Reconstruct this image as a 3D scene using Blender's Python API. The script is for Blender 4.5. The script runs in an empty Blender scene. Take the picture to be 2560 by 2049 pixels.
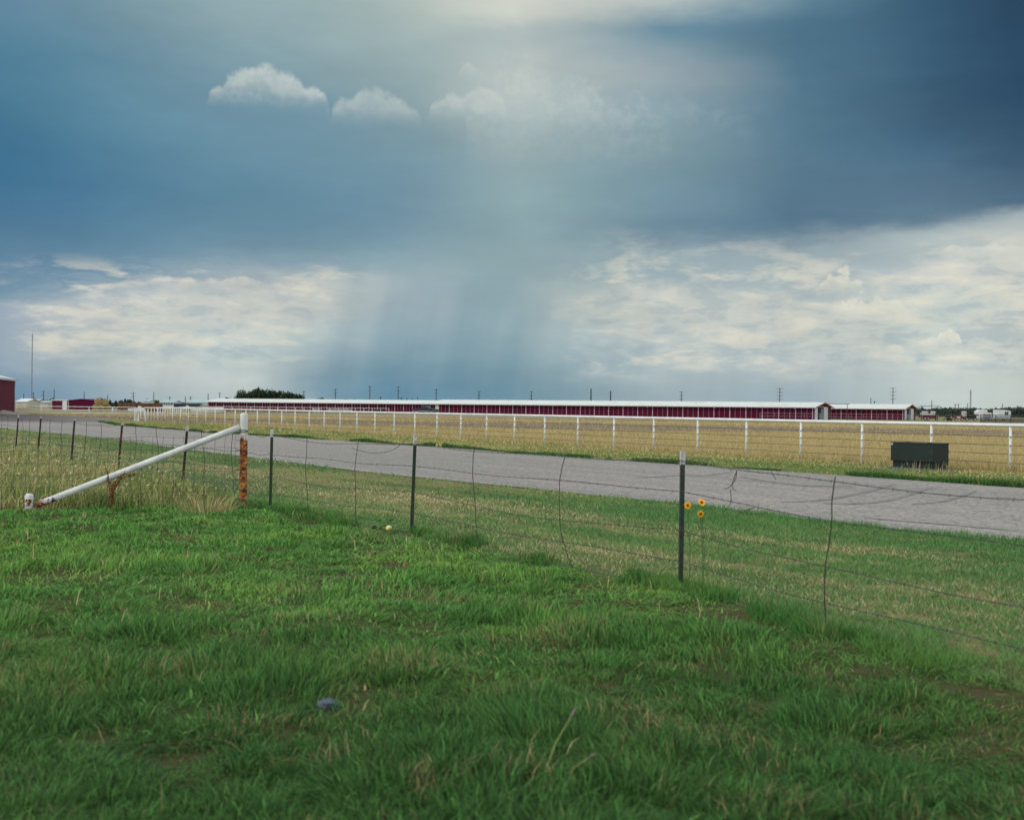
import bpy, math, random
import numpy as np
from mathutils import Vector, Matrix

random.seed(7)
rng = np.random.default_rng(11)
SC = bpy.context.scene
COL = SC.collection

# ------------------------------------------------------------------ camera
FPX, CX, CY = 2968.0, 1280.0, 1024.5        # focal length and centre in photograph pixels
CAMH, ROLL, PITCH = 1.6, 0.0115, -0.00094
cr, sr = math.cos(ROLL), math.sin(ROLL)
RGT = Vector((cr, 0, sr)); UP0 = Vector((-sr, 0, cr)); FW0 = Vector((0, 1, 0))
FWD = (FW0 * math.cos(PITCH) + UP0 * math.sin(PITCH)).normalized()
UPV = RGT.cross(FWD).normalized()
CAM = Vector((0, 0, CAMH))

def ray(px, py):
    return (FWD + RGT * ((px - CX) / FPX) + UPV * ((CY - py) / FPX))
def G(px, py, z=0.0):                        # where the sight line through a photo pixel meets level z
    r = ray(px, py); t = (z - CAMH) / r.z
    p = CAM + r * t
    return (p.x, p.y)
def AT(px, py, Y):                           # the point of that sight line at depth Y
    r = ray(px, py); p = CAM + r * (Y / r.y)
    return p
def XA(px, Y): return AT(px, 1024, Y).x
def ZA(px, py, Y): return AT(px, py, Y).z
def azel(px, py):
    r = ray(px, py).normalized()
    return math.atan2(r.x, r.y), math.asin(r.z)

# ------------------------------------------------------------------ tagging
def tag(o, label=None, cat=None, group=None, kind=None):
    if label: o['label'] = label
    if cat: o['category'] = cat
    if group: o['group'] = group
    if kind: o['kind'] = kind
    return o
def empty(name, loc, label, cat, group=None):
    o = bpy.data.objects.new(name, None); COL.objects.link(o)
    o.empty_display_size = 0.2
    o.location = loc
    return tag(o, label, cat, group)
def root_loc(o):
    v = Vector((0, 0, 0))
    while o is not None:
        v = v + Vector(o.location); o = o.parent
    return v

# ------------------------------------------------------------------ mesh builder
class MB:
    def __init__(s): s.v = []; s.f = []
    def add(s, vs, fs):
        b = len(s.v); s.v += [tuple(p) for p in vs]; s.f += [tuple(i + b for i in f) for f in fs]; return s
    def hexa(s, p):            # 8 corners, bottom ring then top ring
        return s.add(p, [(3, 2, 1, 0), (4, 5, 6, 7), (0, 1, 5, 4), (1, 2, 6, 5), (2, 3, 7, 6), (3, 0, 4, 7)])
    def box(s, x0, x1, y0, y1, z0, z1):
        return s.hexa([(x0, y0, z0), (x1, y0, z0), (x1, y1, z0), (x0, y1, z0), (x0, y0, z1), (x1, y0, z1), (x1, y1, z1), (x0, y1, z1)])
    def fbox(s, fr, l0, l1, n0, n1, z0, z1):
        return s.hexa([fr(l, n, z) for (l, n, z) in ((l0, n0, z0), (l1, n0, z0), (l1, n1, z0), (l0, n1, z0), (l0, n0, z1), (l1, n0, z1), (l1, n1, z1), (l0, n1, z1))])
    def tube(s, pts, r, n=8, cap=True):
        pts = [Vector(p) for p in pts]; rs = r if hasattr(r, '__len__') else [r] * len(pts)
        b = len(s.v); N = None
        for i, p in enumerate(pts):
            d = (pts[min(i + 1, len(pts) - 1)] - pts[max(i - 1, 0)]).normalized()
            if N is None:
                N = d.orthogonal().normalized()
            else:
                N = (N - d * N.dot(d)).normalized()
            B = d.cross(N)
            for k in range(n):
                a = 2 * math.pi * k / n
                s.v.append(tuple(p + (N * math.cos(a) + B * math.sin(a)) * rs[i]))
        for i in range(len(pts) - 1):
            for k in range(n):
                a0 = b + i * n + k; a1 = b + i * n + (k + 1) % n
                s.f.append((a0, a1, a1 + n, a0 + n))
        if cap:
            s.f.append(tuple(b + k for k in reversed(range(n))))
            e = b + (len(pts) - 1) * n
            s.f.append(tuple(e + k for k in range(n)))
        return s
    def prism(s, poly, ext):   # polygon of 3-D points extruded by vector ext
        n = len(poly); e = Vector(ext)
        vs = [Vector(p) for p in poly] + [Vector(p) + e for p in poly]
        fs = [tuple(reversed(range(n))), tuple(range(n, 2 * n))] + [(i, (i + 1) % n, n + (i + 1) % n, n + i) for i in range(n)]
        return s.add(vs, fs)
    def ball(s, c, r, nu=10, nv=6, jit=0.0):
        c = Vector(c); rx, ry, rz = r if hasattr(r, '__len__') else (r, r, r)
        vs = []
        for j in range(nv + 1):
            t = math.pi * j / nv
            for i in range(nu):
                a = 2 * math.pi * i / nu; q = 1 + jit * (random.random() - .5)
                vs.append((c.x + rx * q * math.sin(t) * math.cos(a), c.y + ry * q * math.sin(t) * math.sin(a), c.z + rz * q * math.cos(t)))
        fs = []
        for j in range(nv):
            for i in range(nu):
                a = j * nu + i; b = j * nu + (i + 1) % nu
                fs.append((a, a + nu, b + nu, b))
        return s.add(vs, fs)
    def build(s, name, mat, parent=None, smooth=False, bevel=0.0):
        o0 = root_loc(parent) if parent else Vector((0, 0, 0))
        me = bpy.data.meshes.new(name)
        me.from_pydata([(p[0] - o0.x, p[1] - o0.y, p[2] - o0.z) for p in s.v], [], s.f)
        me.validate(); me.update()
        me.materials.append(mat)
        o = bpy.data.objects.new(name, me); COL.objects.link(o)
        if parent: o.parent = parent
        if smooth:
            me.polygons.foreach_set('use_smooth', [True] * len(me.polygons))
        if bevel:
            md = o.modifiers.new('bevel', 'BEVEL'); md.width = bevel; md.segments = 2; md.limit_method = 'ANGLE'
        return o

def copy_tree(o, parent=None):
    c = o.copy(); COL.objects.link(c)
    if parent: c.parent = parent
    for ch in list(o.children): copy_tree(ch, c)
    return c

# ------------------------------------------------------------------ node expressions
class X:
    def __init__(s, nt, v): s.nt = nt; s.v = v
    def _m(s, op, *a, clamp=False):
        n = s.nt.nodes.new('ShaderNodeMath'); n.operation = op; n.use_clamp = clamp
        for i, q in enumerate((s,) + a):
            q = q.v if isinstance(q, X) else q
            if isinstance(q, (int, float)): n.inputs[i].default_value = q
            else: s.nt.links.new(q, n.inputs[i])
        return X(s.nt, n.outputs[0])
    def __add__(s, o): return s._m('ADD', o)
    __radd__ = __add__
    def __sub__(s, o): return s._m('SUBTRACT', o)
    def __rsub__(s, o): return (s * -1.0) + o
    def __mul__(s, o): return s._m('MULTIPLY', o)
    __rmul__ = __mul__
    def __truediv__(s, o): return s._m('DIVIDE', o)
    def clamp(s): return s._m('ADD', 0.0, clamp=True)
    def pow(s, p): return s._m('POWER', p)
    def abs(s): return s._m('ABSOLUTE')
    def sin(s): return s._m('SINE')
    def max(s, o): return s._m('MAXIMUM', o)
    def min(s, o): return s._m('MINIMUM', o)
    def ss(s, a, b, t0=0.0, t1=1.0):          # smoothstep from t0 to t1 as s runs a..b
        n = s.nt.nodes.new('ShaderNodeMapRange'); n.interpolation_type = 'SMOOTHSTEP'
        s.nt.links.new(s.v, n.inputs[0])
        if a > b: a, b, t0, t1 = b, a, t1, t0
        n.inputs[1].default_value = a; n.inputs[2].default_value = b; n.inputs[3].default_value = t0; n.inputs[4].default_value = t1
        return X(s.nt, n.outputs[0])
def cmb(nt, x, y, z=0.0):
    n = nt.nodes.new('ShaderNodeCombineXYZ')
    for i, q in enumerate((x, y, z)):
        if isinstance(q, X): nt.links.new(q.v, n.inputs[i])
        else: n.inputs[i].default_value = q
    return n.outputs[0]
def noise(nt, vec, scale, detail=4.0, rough=0.55, dist=0.0, color=False):
    n = nt.nodes.new('ShaderNodeTexNoise'); n.inputs['Scale'].default_value = scale
    n.inputs['Detail'].default_value = detail; n.inputs['Roughness'].default_value = rough; n.inputs['Distortion'].default_value = dist
    if vec is not None: nt.links.new(vec, n.inputs['Vector'])
    return n.outputs['Color'] if color else X(nt, n.outputs[0])
def mixc(nt, fac, a, b, mode='MIX'):
    n = nt.nodes.new('ShaderNodeMix'); n.data_type = 'RGBA'; n.blend_type = mode
    for sock, q in ((n.inputs[0], fac), (n.inputs[6], a), (n.inputs[7], b)):
        q = q.v if isinstance(q, X) else q
        if isinstance(q, (int, float)): sock.default_value = q
        elif isinstance(q, tuple): sock.default_value = (*q[:3], 1)
        else: nt.links.new(q, sock)
    return n.outputs[2]
def s2l(c):
    return tuple(((q / 255) / 12.92 if q / 255 <= .04045 else ((q / 255 + .055) / 1.055) ** 2.4) for q in c)
def ramp(nt, fac, stops, interp='EASE'):
    n = nt.nodes.new('ShaderNodeValToRGB'); cr_ = n.color_ramp; cr_.interpolation = interp
    while len(cr_.elements) < len(stops): cr_.elements.new(0.5)
    for e, (p, c) in zip(cr_.elements, stops):
        e.position = p; e.color = (*c[:3], 1)
    nt.links.new(fac.v if isinstance(fac, X) else fac, n.inputs[0])
    return n.outputs[0]

def newmat(name):
    m = bpy.data.materials.new(name); m.use_nodes = True
    nt = m.node_tree
    return m, nt, nt.nodes['Principled BSDF'], nt.nodes['Material Output']
def geopos(nt): return nt.nodes.new('ShaderNodeNewGeometry').outputs['Position']
def objco(nt): return nt.nodes.new('ShaderNodeTexCoord').outputs['Object']
def sep(nt, v):
    n = nt.nodes.new('ShaderNodeSeparateXYZ'); nt.links.new(v, n.inputs[0])
    return [X(nt, n.outputs[i]) for i in range(3)]
def island(nt): return X(nt, nt.nodes.new('ShaderNodeNewGeometry').outputs['Random Per Island'])

def paint(name, col, rough=.6, var=.25, scale=3.0, metal=0.0, spec=.3, dirt=None, dirt_amt=.0, dscale=2.0, world=True):
    m, nt, b, out = newmat(name)
    p = geopos(nt) if world else objco(nt)
    f = noise(nt, p, scale, 5, .6)
    lo = tuple(c * (1 - var) for c in col); hi = tuple(min(1, c * (1 + var * .6)) for c in col)
    c = mixc(nt, f.ss(.3, .7), lo, hi)
    if dirt:
        d = noise(nt, p, dscale, 6, .65).ss(.62 - dirt_amt * .3, .72 - dirt_amt * .2)
        c = mixc(nt, d * .8, c, dirt)
    nt.links.new(c, b.inputs['Base Color'])
    b.inputs['Roughness'].default_value = rough; b.inputs['Metallic'].default_value = metal
    b.inputs['Specular IOR Level'].default_value = spec
    return m

M = {}
M['white_pipe'] = paint('white_pipe_paint', (.62, .645, .64), .55, .12, 2.0, dirt=(.40, .40, .34), dirt_amt=.05, dscale=6)
M['white_metal'] = paint('white_roof_metal', (.52, .56, .55), .5, .08, .4, dirt=(.42, .43, .42), dirt_amt=.15, dscale=.25)
M['white_trim'] = paint('white_trim', (.46, .45, .49), .6, .15, 1.5)
M['gray_trim'] = paint('gray_trim', (.20, .175, .21), .6, .2, 1.5)
M['grey_pipe'] = paint('galvanised_pipe', (.20, .21, .22), .5, .2, 2, metal=.3)
M['dark_pipe'] = paint('dark_blue_pipe', (.03, .045, .06), .5, .2, 2)
M['wire'] = paint('fence_wire', (.055, .055, .062), .6, .3, 9, metal=.2)
M['netwire'] = paint('net_wire', (.035, .05, .07), .6, .3, 9, metal=.2)
M['stay'] = paint('stay_wire', (.035, .034, .038), .6, .3, 9)
M['tpost'] = paint('green_post_paint', (.022, .042, .030), .55, .35, 12, dirt=(.06, .035, .02), dirt_amt=.2, dscale=9)
M['tpost_rust'] = paint('dark_post_paint', (.022, .024, .022), .6, .35, 12, dirt=(.14, .045, .02), dirt_amt=.5, dscale=9)
M['tip'] = paint('post_tip_white', (.52, .53, .55), .6, .3, 14, dirt=(.2, .19, .18), dirt_amt=.3, dscale=16)
M['cabinet'] = paint('cabinet_green', (.0085, .020, .017), .5, .15, 2.5, dirt=(.025, .03, .026), dirt_amt=.1, dscale=3)
M['cab_dark'] = paint('cabinet_plinth', (.008, .013, .013), .6, .1, 3)
M['pad'] = paint('blue_grey_pad', (.10, .16, .18), .7, .2, 5)
M['concrete'] = paint('concrete', (.33, .32, .30), .85, .2, 4)
M['dark_wood'] = paint('weathered_pole_wood', (.045, .042, .042), .85, .3, .8)
M['glass_dark'] = paint('dark_glass', (.015, .025, .03), .3, .1, 1, spec=.6)
M['tyre'] = paint('tyre_rubber', (.018, .018, .018), .8, .2, 6)
M['rim'] = paint('steel_rim', (.45, .45, .46), .35, .1, 3, metal=.7)
M['truck_blue'] = paint('truck_blue', (.010, .014, .036), .45, .15, 1, spec=.3)
M['truck_silver'] = paint('truck_silver', (.22, .21, .24), .45, .1, 1, metal=.3)
M['chrome'] = paint('chrome', (.6, .6, .62), .2, .05, 1, metal=.9)
M['red_wagon'] = paint('wagon_red', (.13, .018, .018), .6, .3, 2)
M['dark_red'] = paint('trailer_red', (.09, .014, .02), .6, .3, 2)
M['dark_iron'] = paint('dark_iron', (.015, .014, .017), .7, .3, 3)
M['camper'] = paint('camper_white', (.55, .59, .62), .45, .08, .8)
M['door_blue'] = paint('door_blue_grey', (.13, .20, .24), .55, .15, 1.5)
M['doorway_shade'] = paint('painted_doorway_shade', (.012, .010, .014), .9, .1, 1)
M['teal_roof'] = paint('pale_teal_roof', (.26, .40, .42), .6, .1, .3)
M['navy_wall'] = paint('navy_wall', (.030, .042, .075), .7, .15, .5)
M['beige_wall'] = paint('beige_wall', (.46, .46, .40), .8, .15, .5)
M['grey_roof'] = paint('grey_roof', (.32, .35, .38), .7, .15, .5)
M['blue_wall'] = paint('blue_grey_wall', (.12, .17, .24), .7, .15, .5)
M['stone'] = paint('blue_grey_stone', (.07, .095, .13), .7, .3, 14)
M['petal'] = paint('yellow_petal', (.80, .40, .008), .6, .15, 40)
M['disc'] = paint('brown_disc', (.16, .045, .008), .8, .3, 60)
M['stem'] = paint('green_stem', (.05, .10, .035), .7, .3, 20)
M['gourd'] = paint('pale_yellow_gourd', (.66, .60, .22), .5, .2, 18)
M['leaf'] = paint('green_leaf', (.05, .12, .03), .6, .35, 12)
M['dock'] = paint('dead_dock_brown', (.13, .045, .018), .9, .45, 25)
M['seed'] = paint('seed_head_buff', (.19, .165, .14), .9, .3, 30)
M['earth'] = paint('grey_brown_gravel', (.30, .27, .24), .95, .25, .6)
M['twine'] = paint('green_net_wrap', (.30, .45, .40), .7, .2, 2)

def bale_mat(name, a, b_):
    m, nt, b, out = newmat(name)
    p = geopos(nt)
    f = noise(nt, p, 5, 8, .75); g = noise(nt, p, .9, 3, .5)
    c = mixc(nt, f.ss(.3, .7), a, b_); c = mixc(nt, g.ss(.35, .65) * .5, c, tuple(q * .6 for q in a))
    nt.links.new(c, b.inputs['Base Color']); b.inputs['Roughness'].default_value = 1
    bp = nt.nodes.new('ShaderNodeBump'); bp.inputs['Strength'].default_value = .6; bp.inputs['Distance'].default_value = .05
    nt.links.new(f.v, bp.inputs['Height']); nt.links.new(bp.outputs[0], b.inputs['Normal'])
    return m
M['hay'] = bale_mat('round_hay', (.20, .15, .07), (.42, .30, .13))
M['hay_brown'] = bale_mat('brown_hay', (.075, .035, .022), (.19, .085, .045))

def red_metal(name, col, ax, scale=3.2):      # ribbed red sheet metal; ribs run up the wall
    m, nt, b, out = newmat(name)
    p = geopos(nt); x, y, z = sep(nt, p)
    s = (x * ax[0] + y * ax[1]) * scale
    w = nt.nodes.new('ShaderNodeMath'); w.operation = 'FRACT'; nt.links.new(s.v, w.inputs[0])
    rib = X(nt, w.outputs[0]).ss(.0, .12) * X(nt, w.outputs[0]).ss(1.0, .88)
    f = noise(nt, p, .35, 5, .6)
    c = mixc(nt, f.ss(.3, .7), tuple(q * .8 for q in col), tuple(q * 1.15 for q in col))
    ce = (s * (1.0 / (scale * 1.22)))._m('FLOOR'); wn = nt.nodes.new('ShaderNodeTexWhiteNoise'); wn.noise_dimensions = '1D'; nt.links.new(ce.v, wn.inputs['W'])
    c = mixc(nt, X(nt, wn.outputs[0]) * .30, c, tuple(q * .45 for q in col))     # panels weathered one by one
    c = mixc(nt, rib * .35, tuple(q * .75 for q in col), c)
    nt.links.new(c, b.inputs['Base Color']); b.inputs['Roughness'].default_value = .55
    b.inputs['Specular IOR Level'].default_value = .08
    bp = nt.nodes.new('ShaderNodeBump'); bp.inputs['Strength'].default_value = .5; bp.inputs['Distance'].default_value = .03
    nt.links.new(rib.v, bp.inputs['Height']); nt.links.new(bp.outputs[0], b.inputs['Normal'])
    return m
RED = (.098, .0050, .031)
M['red_wall'] = red_metal('red_barn_metal', RED, (-.84, .54), .55)
M['red_trim'] = paint('red_trim', (.17, .02, .03), .6, .15, 1)

def rust_pipe(name, z_white, amt, slope=7.0):
    m, nt, b, out = newmat(name)
    p = geopos(nt); x, y, z = sep(nt, p)
    f1 = noise(nt, p, 13, 8, .72); f2 = noise(nt, p, 22, 6, .7); f3 = noise(nt, p, 5, 4, .6)
    rust = mixc(nt, f1.ss(.38, .56), (.030, .009, .007), (.30, .080, .018))
    rust = mixc(nt, f2.ss(.52, .60), rust, (.52, .27, .07))
    rust = mixc(nt, noise(nt, p, 17, 5, .7).ss(.63, .68) , rust, (.58, .52, .46))
    white = mixc(nt, f3.ss(.3, .7), (.46, .49, .50), (.60, .62, .61))
    white = mixc(nt, noise(nt, p, 55, 4, .6).ss(.64, .7) * .6, white, (.14, .13, .12))
    k = (z - z_white) * slope + (f1 - .5) * 5.0 + (f3 - .5) * 2.0 + amt
    k = k.ss(-.12, .12)
    c = mixc(nt, k, rust, white)
    nt.links.new(c, b.inputs['Base Color'])
    nt.links.new(k.ss(0, 1, .85, .5).v, b.inputs['Roughness'])
    bp = nt.nodes.new('ShaderNodeBump'); bp.inputs['Strength'].default_value = .5; bp.inputs['Distance'].default_value = .01
    nt.links.new(f1.v, bp.inputs['Height']); nt.links.new(bp.outputs[0], b.inputs['Normal'])
    return m
M['rust_post'] = rust_pipe('rusty_post', 1.10, 0.1)
M['brace_white'] = rust_pipe('brace_white', .20, .25, 3.2)
M['stub_white'] = rust_pipe('stub_white', .0, .22, 1.0)

# ------------------------------------------------------------------ numpy noise
def vnoise(x, y, seed=0):
    xi = np.floor(x).astype(np.int64); yi = np.floor(y).astype(np.int64)
    fx = x - xi; fy = y - yi
    def h(a, b):
        n = (a * 374761393 + b * 668265263 + seed * 1442695041) & 0xffffffff
        n = ((n ^ (n >> 13)) * 1274126177) & 0xffffffff
        n = n ^ (n >> 16)
        return (n & 0xffff) / 65535.0
    u = fx * fx * (3 - 2 * fx); v = fy * fy * (3 - 2 * fy)
    return (h(xi, yi) * (1 - u) + h(xi + 1, yi) * u) * (1 - v) + (h(xi, yi + 1) * (1 - u) + h(xi + 1, yi + 1) * u) * v
def fbm(x, y, seed=0, o=3):
    s = 0; a = .5; t = 0
    for k in range(o):
        s = s + a * vnoise(x * 2 ** k, y * 2 ** k, seed + k); t += a; a *= .5
    return s / t

# ------------------------------------------------------------------ layout lines (all on the ground, metres)
FENCE = np.array([(-15.3, 36.6), (-12.9, 32.3), (-10.4, 28.0), (-8.26, 24.9), (-5.8, 20.9), (-4.25, 18.84),
                  (-3.65, 18.0), (-1.263, 15.12), (1.508, 10.48), (2.32, 8.5), (3.4, 5.86), (4.6, 2.0)])
def xF(y): return np.interp(y, FENCE[::-1, 1], FENCE[::-1, 0], left=4.6) + np.where(np.asarray(y) > 36.6, -(np.asarray(y) - 36.6) * .52, 0)
CORNER = (-4.25, 18.84); STUB = (-6.94, 17.1)
CS = (CORNER[1] - STUB[1]) / (CORNER[0] - STUB[0])
def yC(x): return np.where(np.asarray(x) < CORNER[0], CORNER[1] + (np.asarray(x) - CORNER[0]) * CS, 1e3)
near_px = [(2560, 1354), (2100, 1307), (1640, 1253), (1297, 1219), (1120, 1200), (1000, 1191), (688, 1151), (480, 1126), (297, 1100), (0, 1070)]
far_px = [(2560, 1221), (2100, 1189), (1640, 1158), (1327, 1136), (1120, 1119), (1000, 1112), (700, 1092), (480, 1079), (415, 1072), (297, 1064), (237, 1054)]
NEAR = np.array([(13.5, 4.0)] + [G(*p) for p in near_px] + [(-62, 118)])
FAR = np.array([(26.0, 5.0)] + [G(*p) for p in far_px])
def xN(y): return np.interp(y, NEAR[:, 1], NEAR[:, 0])
def xR(y): return np.interp(y, FAR[:, 1], FAR[:, 0])

# white pipe fence: equally spaced posts along one straight line, fitted to the posts seen in the photograph
postpx = [2527, 2320, 2152, 1998, 1864, 1741, 1633, 1536, 1444, 1362, 1286, 1218, 1153, 1093, 1039, 987, 939, 894, 851, 811, 774, 738, 705, 674, 644, 617, 589, 563, 539, 515, 493, 471, 451, 431, 412, 395, 377]
Y0 = 32.9; X0 = (2527 - CX) / FPX * Y0
ii = np.arange(len(postpx)); uu = (np.array(postpx) - CX) / FPX
Amat = np.stack([ii, -uu * ii], 1); bvec = uu * Y0 - X0
wt = (Y0 + 1.9 * ii)[:, None] * 0 + 1
DX, DY = np.linalg.lstsq(Amat, bvec, rcond=None)[0]
print('fence step', DX, DY, math.hypot(DX, DY))
def WP(i): return (X0 + DX * i, Y0 + DY * i)
def xW(y): return X0 + (np.asarray(y) - Y0) * DX / DY

def gz(x, y):                                   # slight unevenness of the lawn in front of the fence
    x = np.asarray(x, float); y = np.asarray(y, float)
    m = np.clip((xF(y) - x) / 1.2 + .6, 0, 1) * np.clip((21 - y) / 4, 0, 1)
    return m * ((fbm(x * .7, y * .7, 5, 3) - .5) * .16 + (fbm(x * 2.6, y * 2.6, 9, 2) - .5) * .07)

# ------------------------------------------------------------------ ground sheets
def ground_mat():
    m, nt, b, out = newmat('turf_ground')
    p = geopos(nt); x, y, z = sep(nt, p)
    f = noise(nt, p, 3.0, 8, .7); g = noise(nt, p, 28, 4, .7)
    q = cmb(nt, x * .84 + y * -.54 * .0, y * 1.0, 0.0)
    c = mixc(nt, f.ss(.35, .65), (.055, .042, .022), (.045, .07, .020))
    c = mixc(nt, g.ss(.45, .75) * .5, c, (.13, .09, .055))
    vg = (x * .84 + y * .54).ss(6.2, 7.4)                              # the mown verge carries more straw than the lawn
    vq = cmb(nt, (x * -.54 + y * .84) * .22 + 7.0, (x * .84 + y * .54) * 1.0, 0)
    vs_ = noise(nt, vq, .44, 5, .65)
    ac = x * .84 + y * .54 + (noise(nt, p, .35, 4, .6) - .5) * 3.0
    vs_ = vs_ + ac.ss(7.2, 8.4) * ac.ss(11.8, 10.4) * .09 - .06
    c = mixc(nt, vg * .85, c, mixc(nt, vs_.ss(.42, .58), mixc(nt, g.ss(.3, .7), (.05, .085, .03), (.10, .13, .05)), mixc(nt, g.ss(.3, .7), (.14, .13, .055), (.28, .235, .125))))
    far = noise(nt, p, .05, 5, .6)
    cf = mixc(nt, far.ss(.35, .65), (.12, .125, .05), (.21, .175, .085))
    c = mixc(nt, y.ss(30, 70), c, cf)
    nt.links.new(c, b.inputs['Base Color']); b.inputs['Roughness'].default_value = 1; b.inputs['Specular IOR Level'].default_value = .1
    bp = nt.nodes.new('ShaderNodeBump'); bp.inputs['Strength'].default_value = .8; bp.inputs['Distance'].default_value = .03
    nt.links.new(g.v, bp.inputs['Height']); nt.links.new(bp.outputs[0], b.inputs['Normal'])
    return m
def sheet(name, xs, ys, zf, mat):
    XX, YY = np.meshgrid(xs, ys); Z = zf(XX, YY)
    nx, ny = len(xs), len(ys)
    v = np.stack([XX, YY, Z], -1).reshape(-1, 3)
    idx = np.arange(nx * ny).reshape(ny, nx)
    f = np.stack([idx[:-1, :-1], idx[:-1, 1:], idx[1:, 1:], idx[1:, :-1]], -1).reshape(-1, 4)
    me = bpy.data.meshes.new(name); me.from_pydata(v.tolist(), [], f.tolist()); me.materials.append(mat)
    me.polygons.foreach_set('use_smooth', [True] * len(me.polygons))
    o = bpy.data.objects.new(name, me); COL.objects.link(o); o['kind'] = 'structure'
    return o
xs = np.concatenate([[-6000, -2000, -600, -200, -80, -40, -24], np.arange(-16, 10.01, .2), [14, 24, 40, 80, 200, 600, 2000, 6000]])
ys = np.concatenate([[-3000, -300, -60, -15, -4], np.arange(0, 24.01, .2), [28, 40, 80, 200, 600, 2000, 9000]])
sheet('ground', xs, ys, gz, ground_mat())

def strip_mesh(name, left, right, z, mat, kind='structure', sub=1):
    n = min(len(left), len(right)); mb = MB()
    vs = []
    for a, b_ in zip(left, right):
        vs += [(a[0], a[1], z), (b_[0], b_[1], z)]
    mb.add(vs, [(2 * i, 2 * i + 1, 2 * i + 3, 2 * i + 2) for i in range(n - 1)])
    o = mb.build(name, mat); o['kind'] = kind
    return o
def road_mat():
    m, nt, b, out = newmat('gravel_road')
    p = geopos(nt); x, y, z = sep(nt, p)
    along = x * -.54 + y * .84; across = x * .84 + y * .54
    tr = noise(nt, cmb(nt, along * .05, across * 1.0), .9, 5, .6)
    f = noise(nt, p, 40, 3, .6); g = noise(nt, p, 1.6, 5, .6); big = noise(nt, p, 9, 3, .6)
    c = mixc(nt, f.ss(.30, .70), (.150, .151, .147), (.238, .236, .228))
    c = mixc(nt, big.ss(.60, .75) * .25, c, (.14, .137, .13))
    c = mixc(nt, tr.ss(.42, .62) * .55, c, (.285, .265, .24))
    c = mixc(nt, g.ss(.5, .75) * .35, c, (.19, .175, .165))
    vo = nt.nodes.new('ShaderNodeTexVoronoi'); vo.inputs['Scale'].default_value = 20; nt.links.new(p, vo.inputs['Vector'])
    st = sep(nt, vo.outputs['Color'])[0]
    c = mixc(nt, st.ss(.82, .9) * .4, c, (.36, .355, .34))
    c = mixc(nt, st.ss(.26, .14) * .6, c, (.07, .068, .065))
    # the dark unpaved apron in front of the big red barn
    ap = (noise(nt, p, .05, 4, .6) - .5) * 30 + y
    dk = ap.ss(95, 106) * (x + y * .385 + (noise(nt, p, .07, 3) - .5) * 26).ss(14, -6)
    c = mixc(nt, dk * .85, c, (.055, .048, .05))
    nt.links.new(c, b.inputs['Base Color']); b.inputs['Roughness'].default_value = .95; b.inputs['Specular IOR Level'].default_value = .2
    bp = nt.nodes.new('ShaderNodeBump'); bp.inputs['Strength'].default_value = .05; bp.inputs['Distance'].default_value = .005
    nt.links.new(f.v, bp.inputs['Height']); nt.links.new(bp.outputs[0], b.inputs['Normal'])
    return m
# road: resample both edges; wobble the edges a little; then the wide gravel yard to the left
def resample(P, n):
    d = np.concatenate([[0], np.cumsum(np.hypot(*np.diff(P, axis=0).T))]); d /= d[-1]
    t = np.linspace(0, 1, n) ** 1.6
    return np.stack([np.interp(t, d, P[:, 0]), np.interp(t, d, P[:, 1])], 1)
NL = np.vstack([NEAR]); FL = np.vstack([FAR, [(-52, 162)]])
A_ = resample(NL, 90); B_ = resample(FL, 90)
A_[:, 0] += (fbm(A_[:, 1] * .8, A_[:, 0] * 0, 3) - .5) * .5; B_[:, 0] += (fbm(B_[:, 1] * .6, B_[:, 0] * 0, 4) - .5) * .6
RM = road_mat()
ROAD = strip_mesh('gravel_road', A_, B_, .012, RM)
strip_mesh('gravel_yard', [(-62, 118), (-130, 130)], [(-52, 162), (-130, 176)], .016, RM)

M['tar'] = paint('road_tar', (.165, .165, .168), .9, .35, 3)
def tar(pxs, w):
    P = [Vector((*G(*q), .018)) for q in pxs]; out = []
    for i in range(len(P) - 1):
        p0 = P[max(i - 1, 0)]; p1 = P[i]; p2 = P[i + 1]; p3 = P[min(i + 2, len(P) - 1)]
        for k in range(10):
            t = k / 10
            out.append(.5 * ((2 * p1) + (p2 - p0) * t + (2 * p0 - 5 * p1 + 4 * p2 - p3) * t * t + (3 * p1 - p0 - 3 * p2 + p3) * t ** 3))
    out.append(P[-1]); mb = MB(); vs = []
    for i, p in enumerate(out):
        d = (out[min(i + 1, len(out) - 1)] - out[max(i - 1, 0)]).normalized(); n = Vector((-d.y, d.x, 0)) * w * random.uniform(.5, 1.2) * min(1, .3 + i * .1, .3 + (len(out) - 1 - i) * .1)
        vs += [p - n, p + n]
    mb.add(vs, [(2 * i, 2 * i + 1, 2 * i + 3, 2 * i + 2) for i in range(len(out) - 1)]).build('tar_line', M['tar'], ROAD)
for L, w in (([(1590, 1196), (1700, 1190), (1770, 1189), (1832, 1180)], .10), ([(2240, 1212), (2140, 1236), (2050, 1252), (1950, 1257)], .10), ([(2330, 1220), (2230, 1250), (2140, 1261), (2060, 1260)], .09),
             ([(2440, 1230), (2360, 1254), (2280, 1262)], .08), ([(1850, 1192), (1930, 1206), (2020, 1216), (2130, 1217)], .11), ([(2560, 1332), (2420, 1318), (2300, 1308), (2160, 1296)], .05)):
    tar(L, w)
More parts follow.
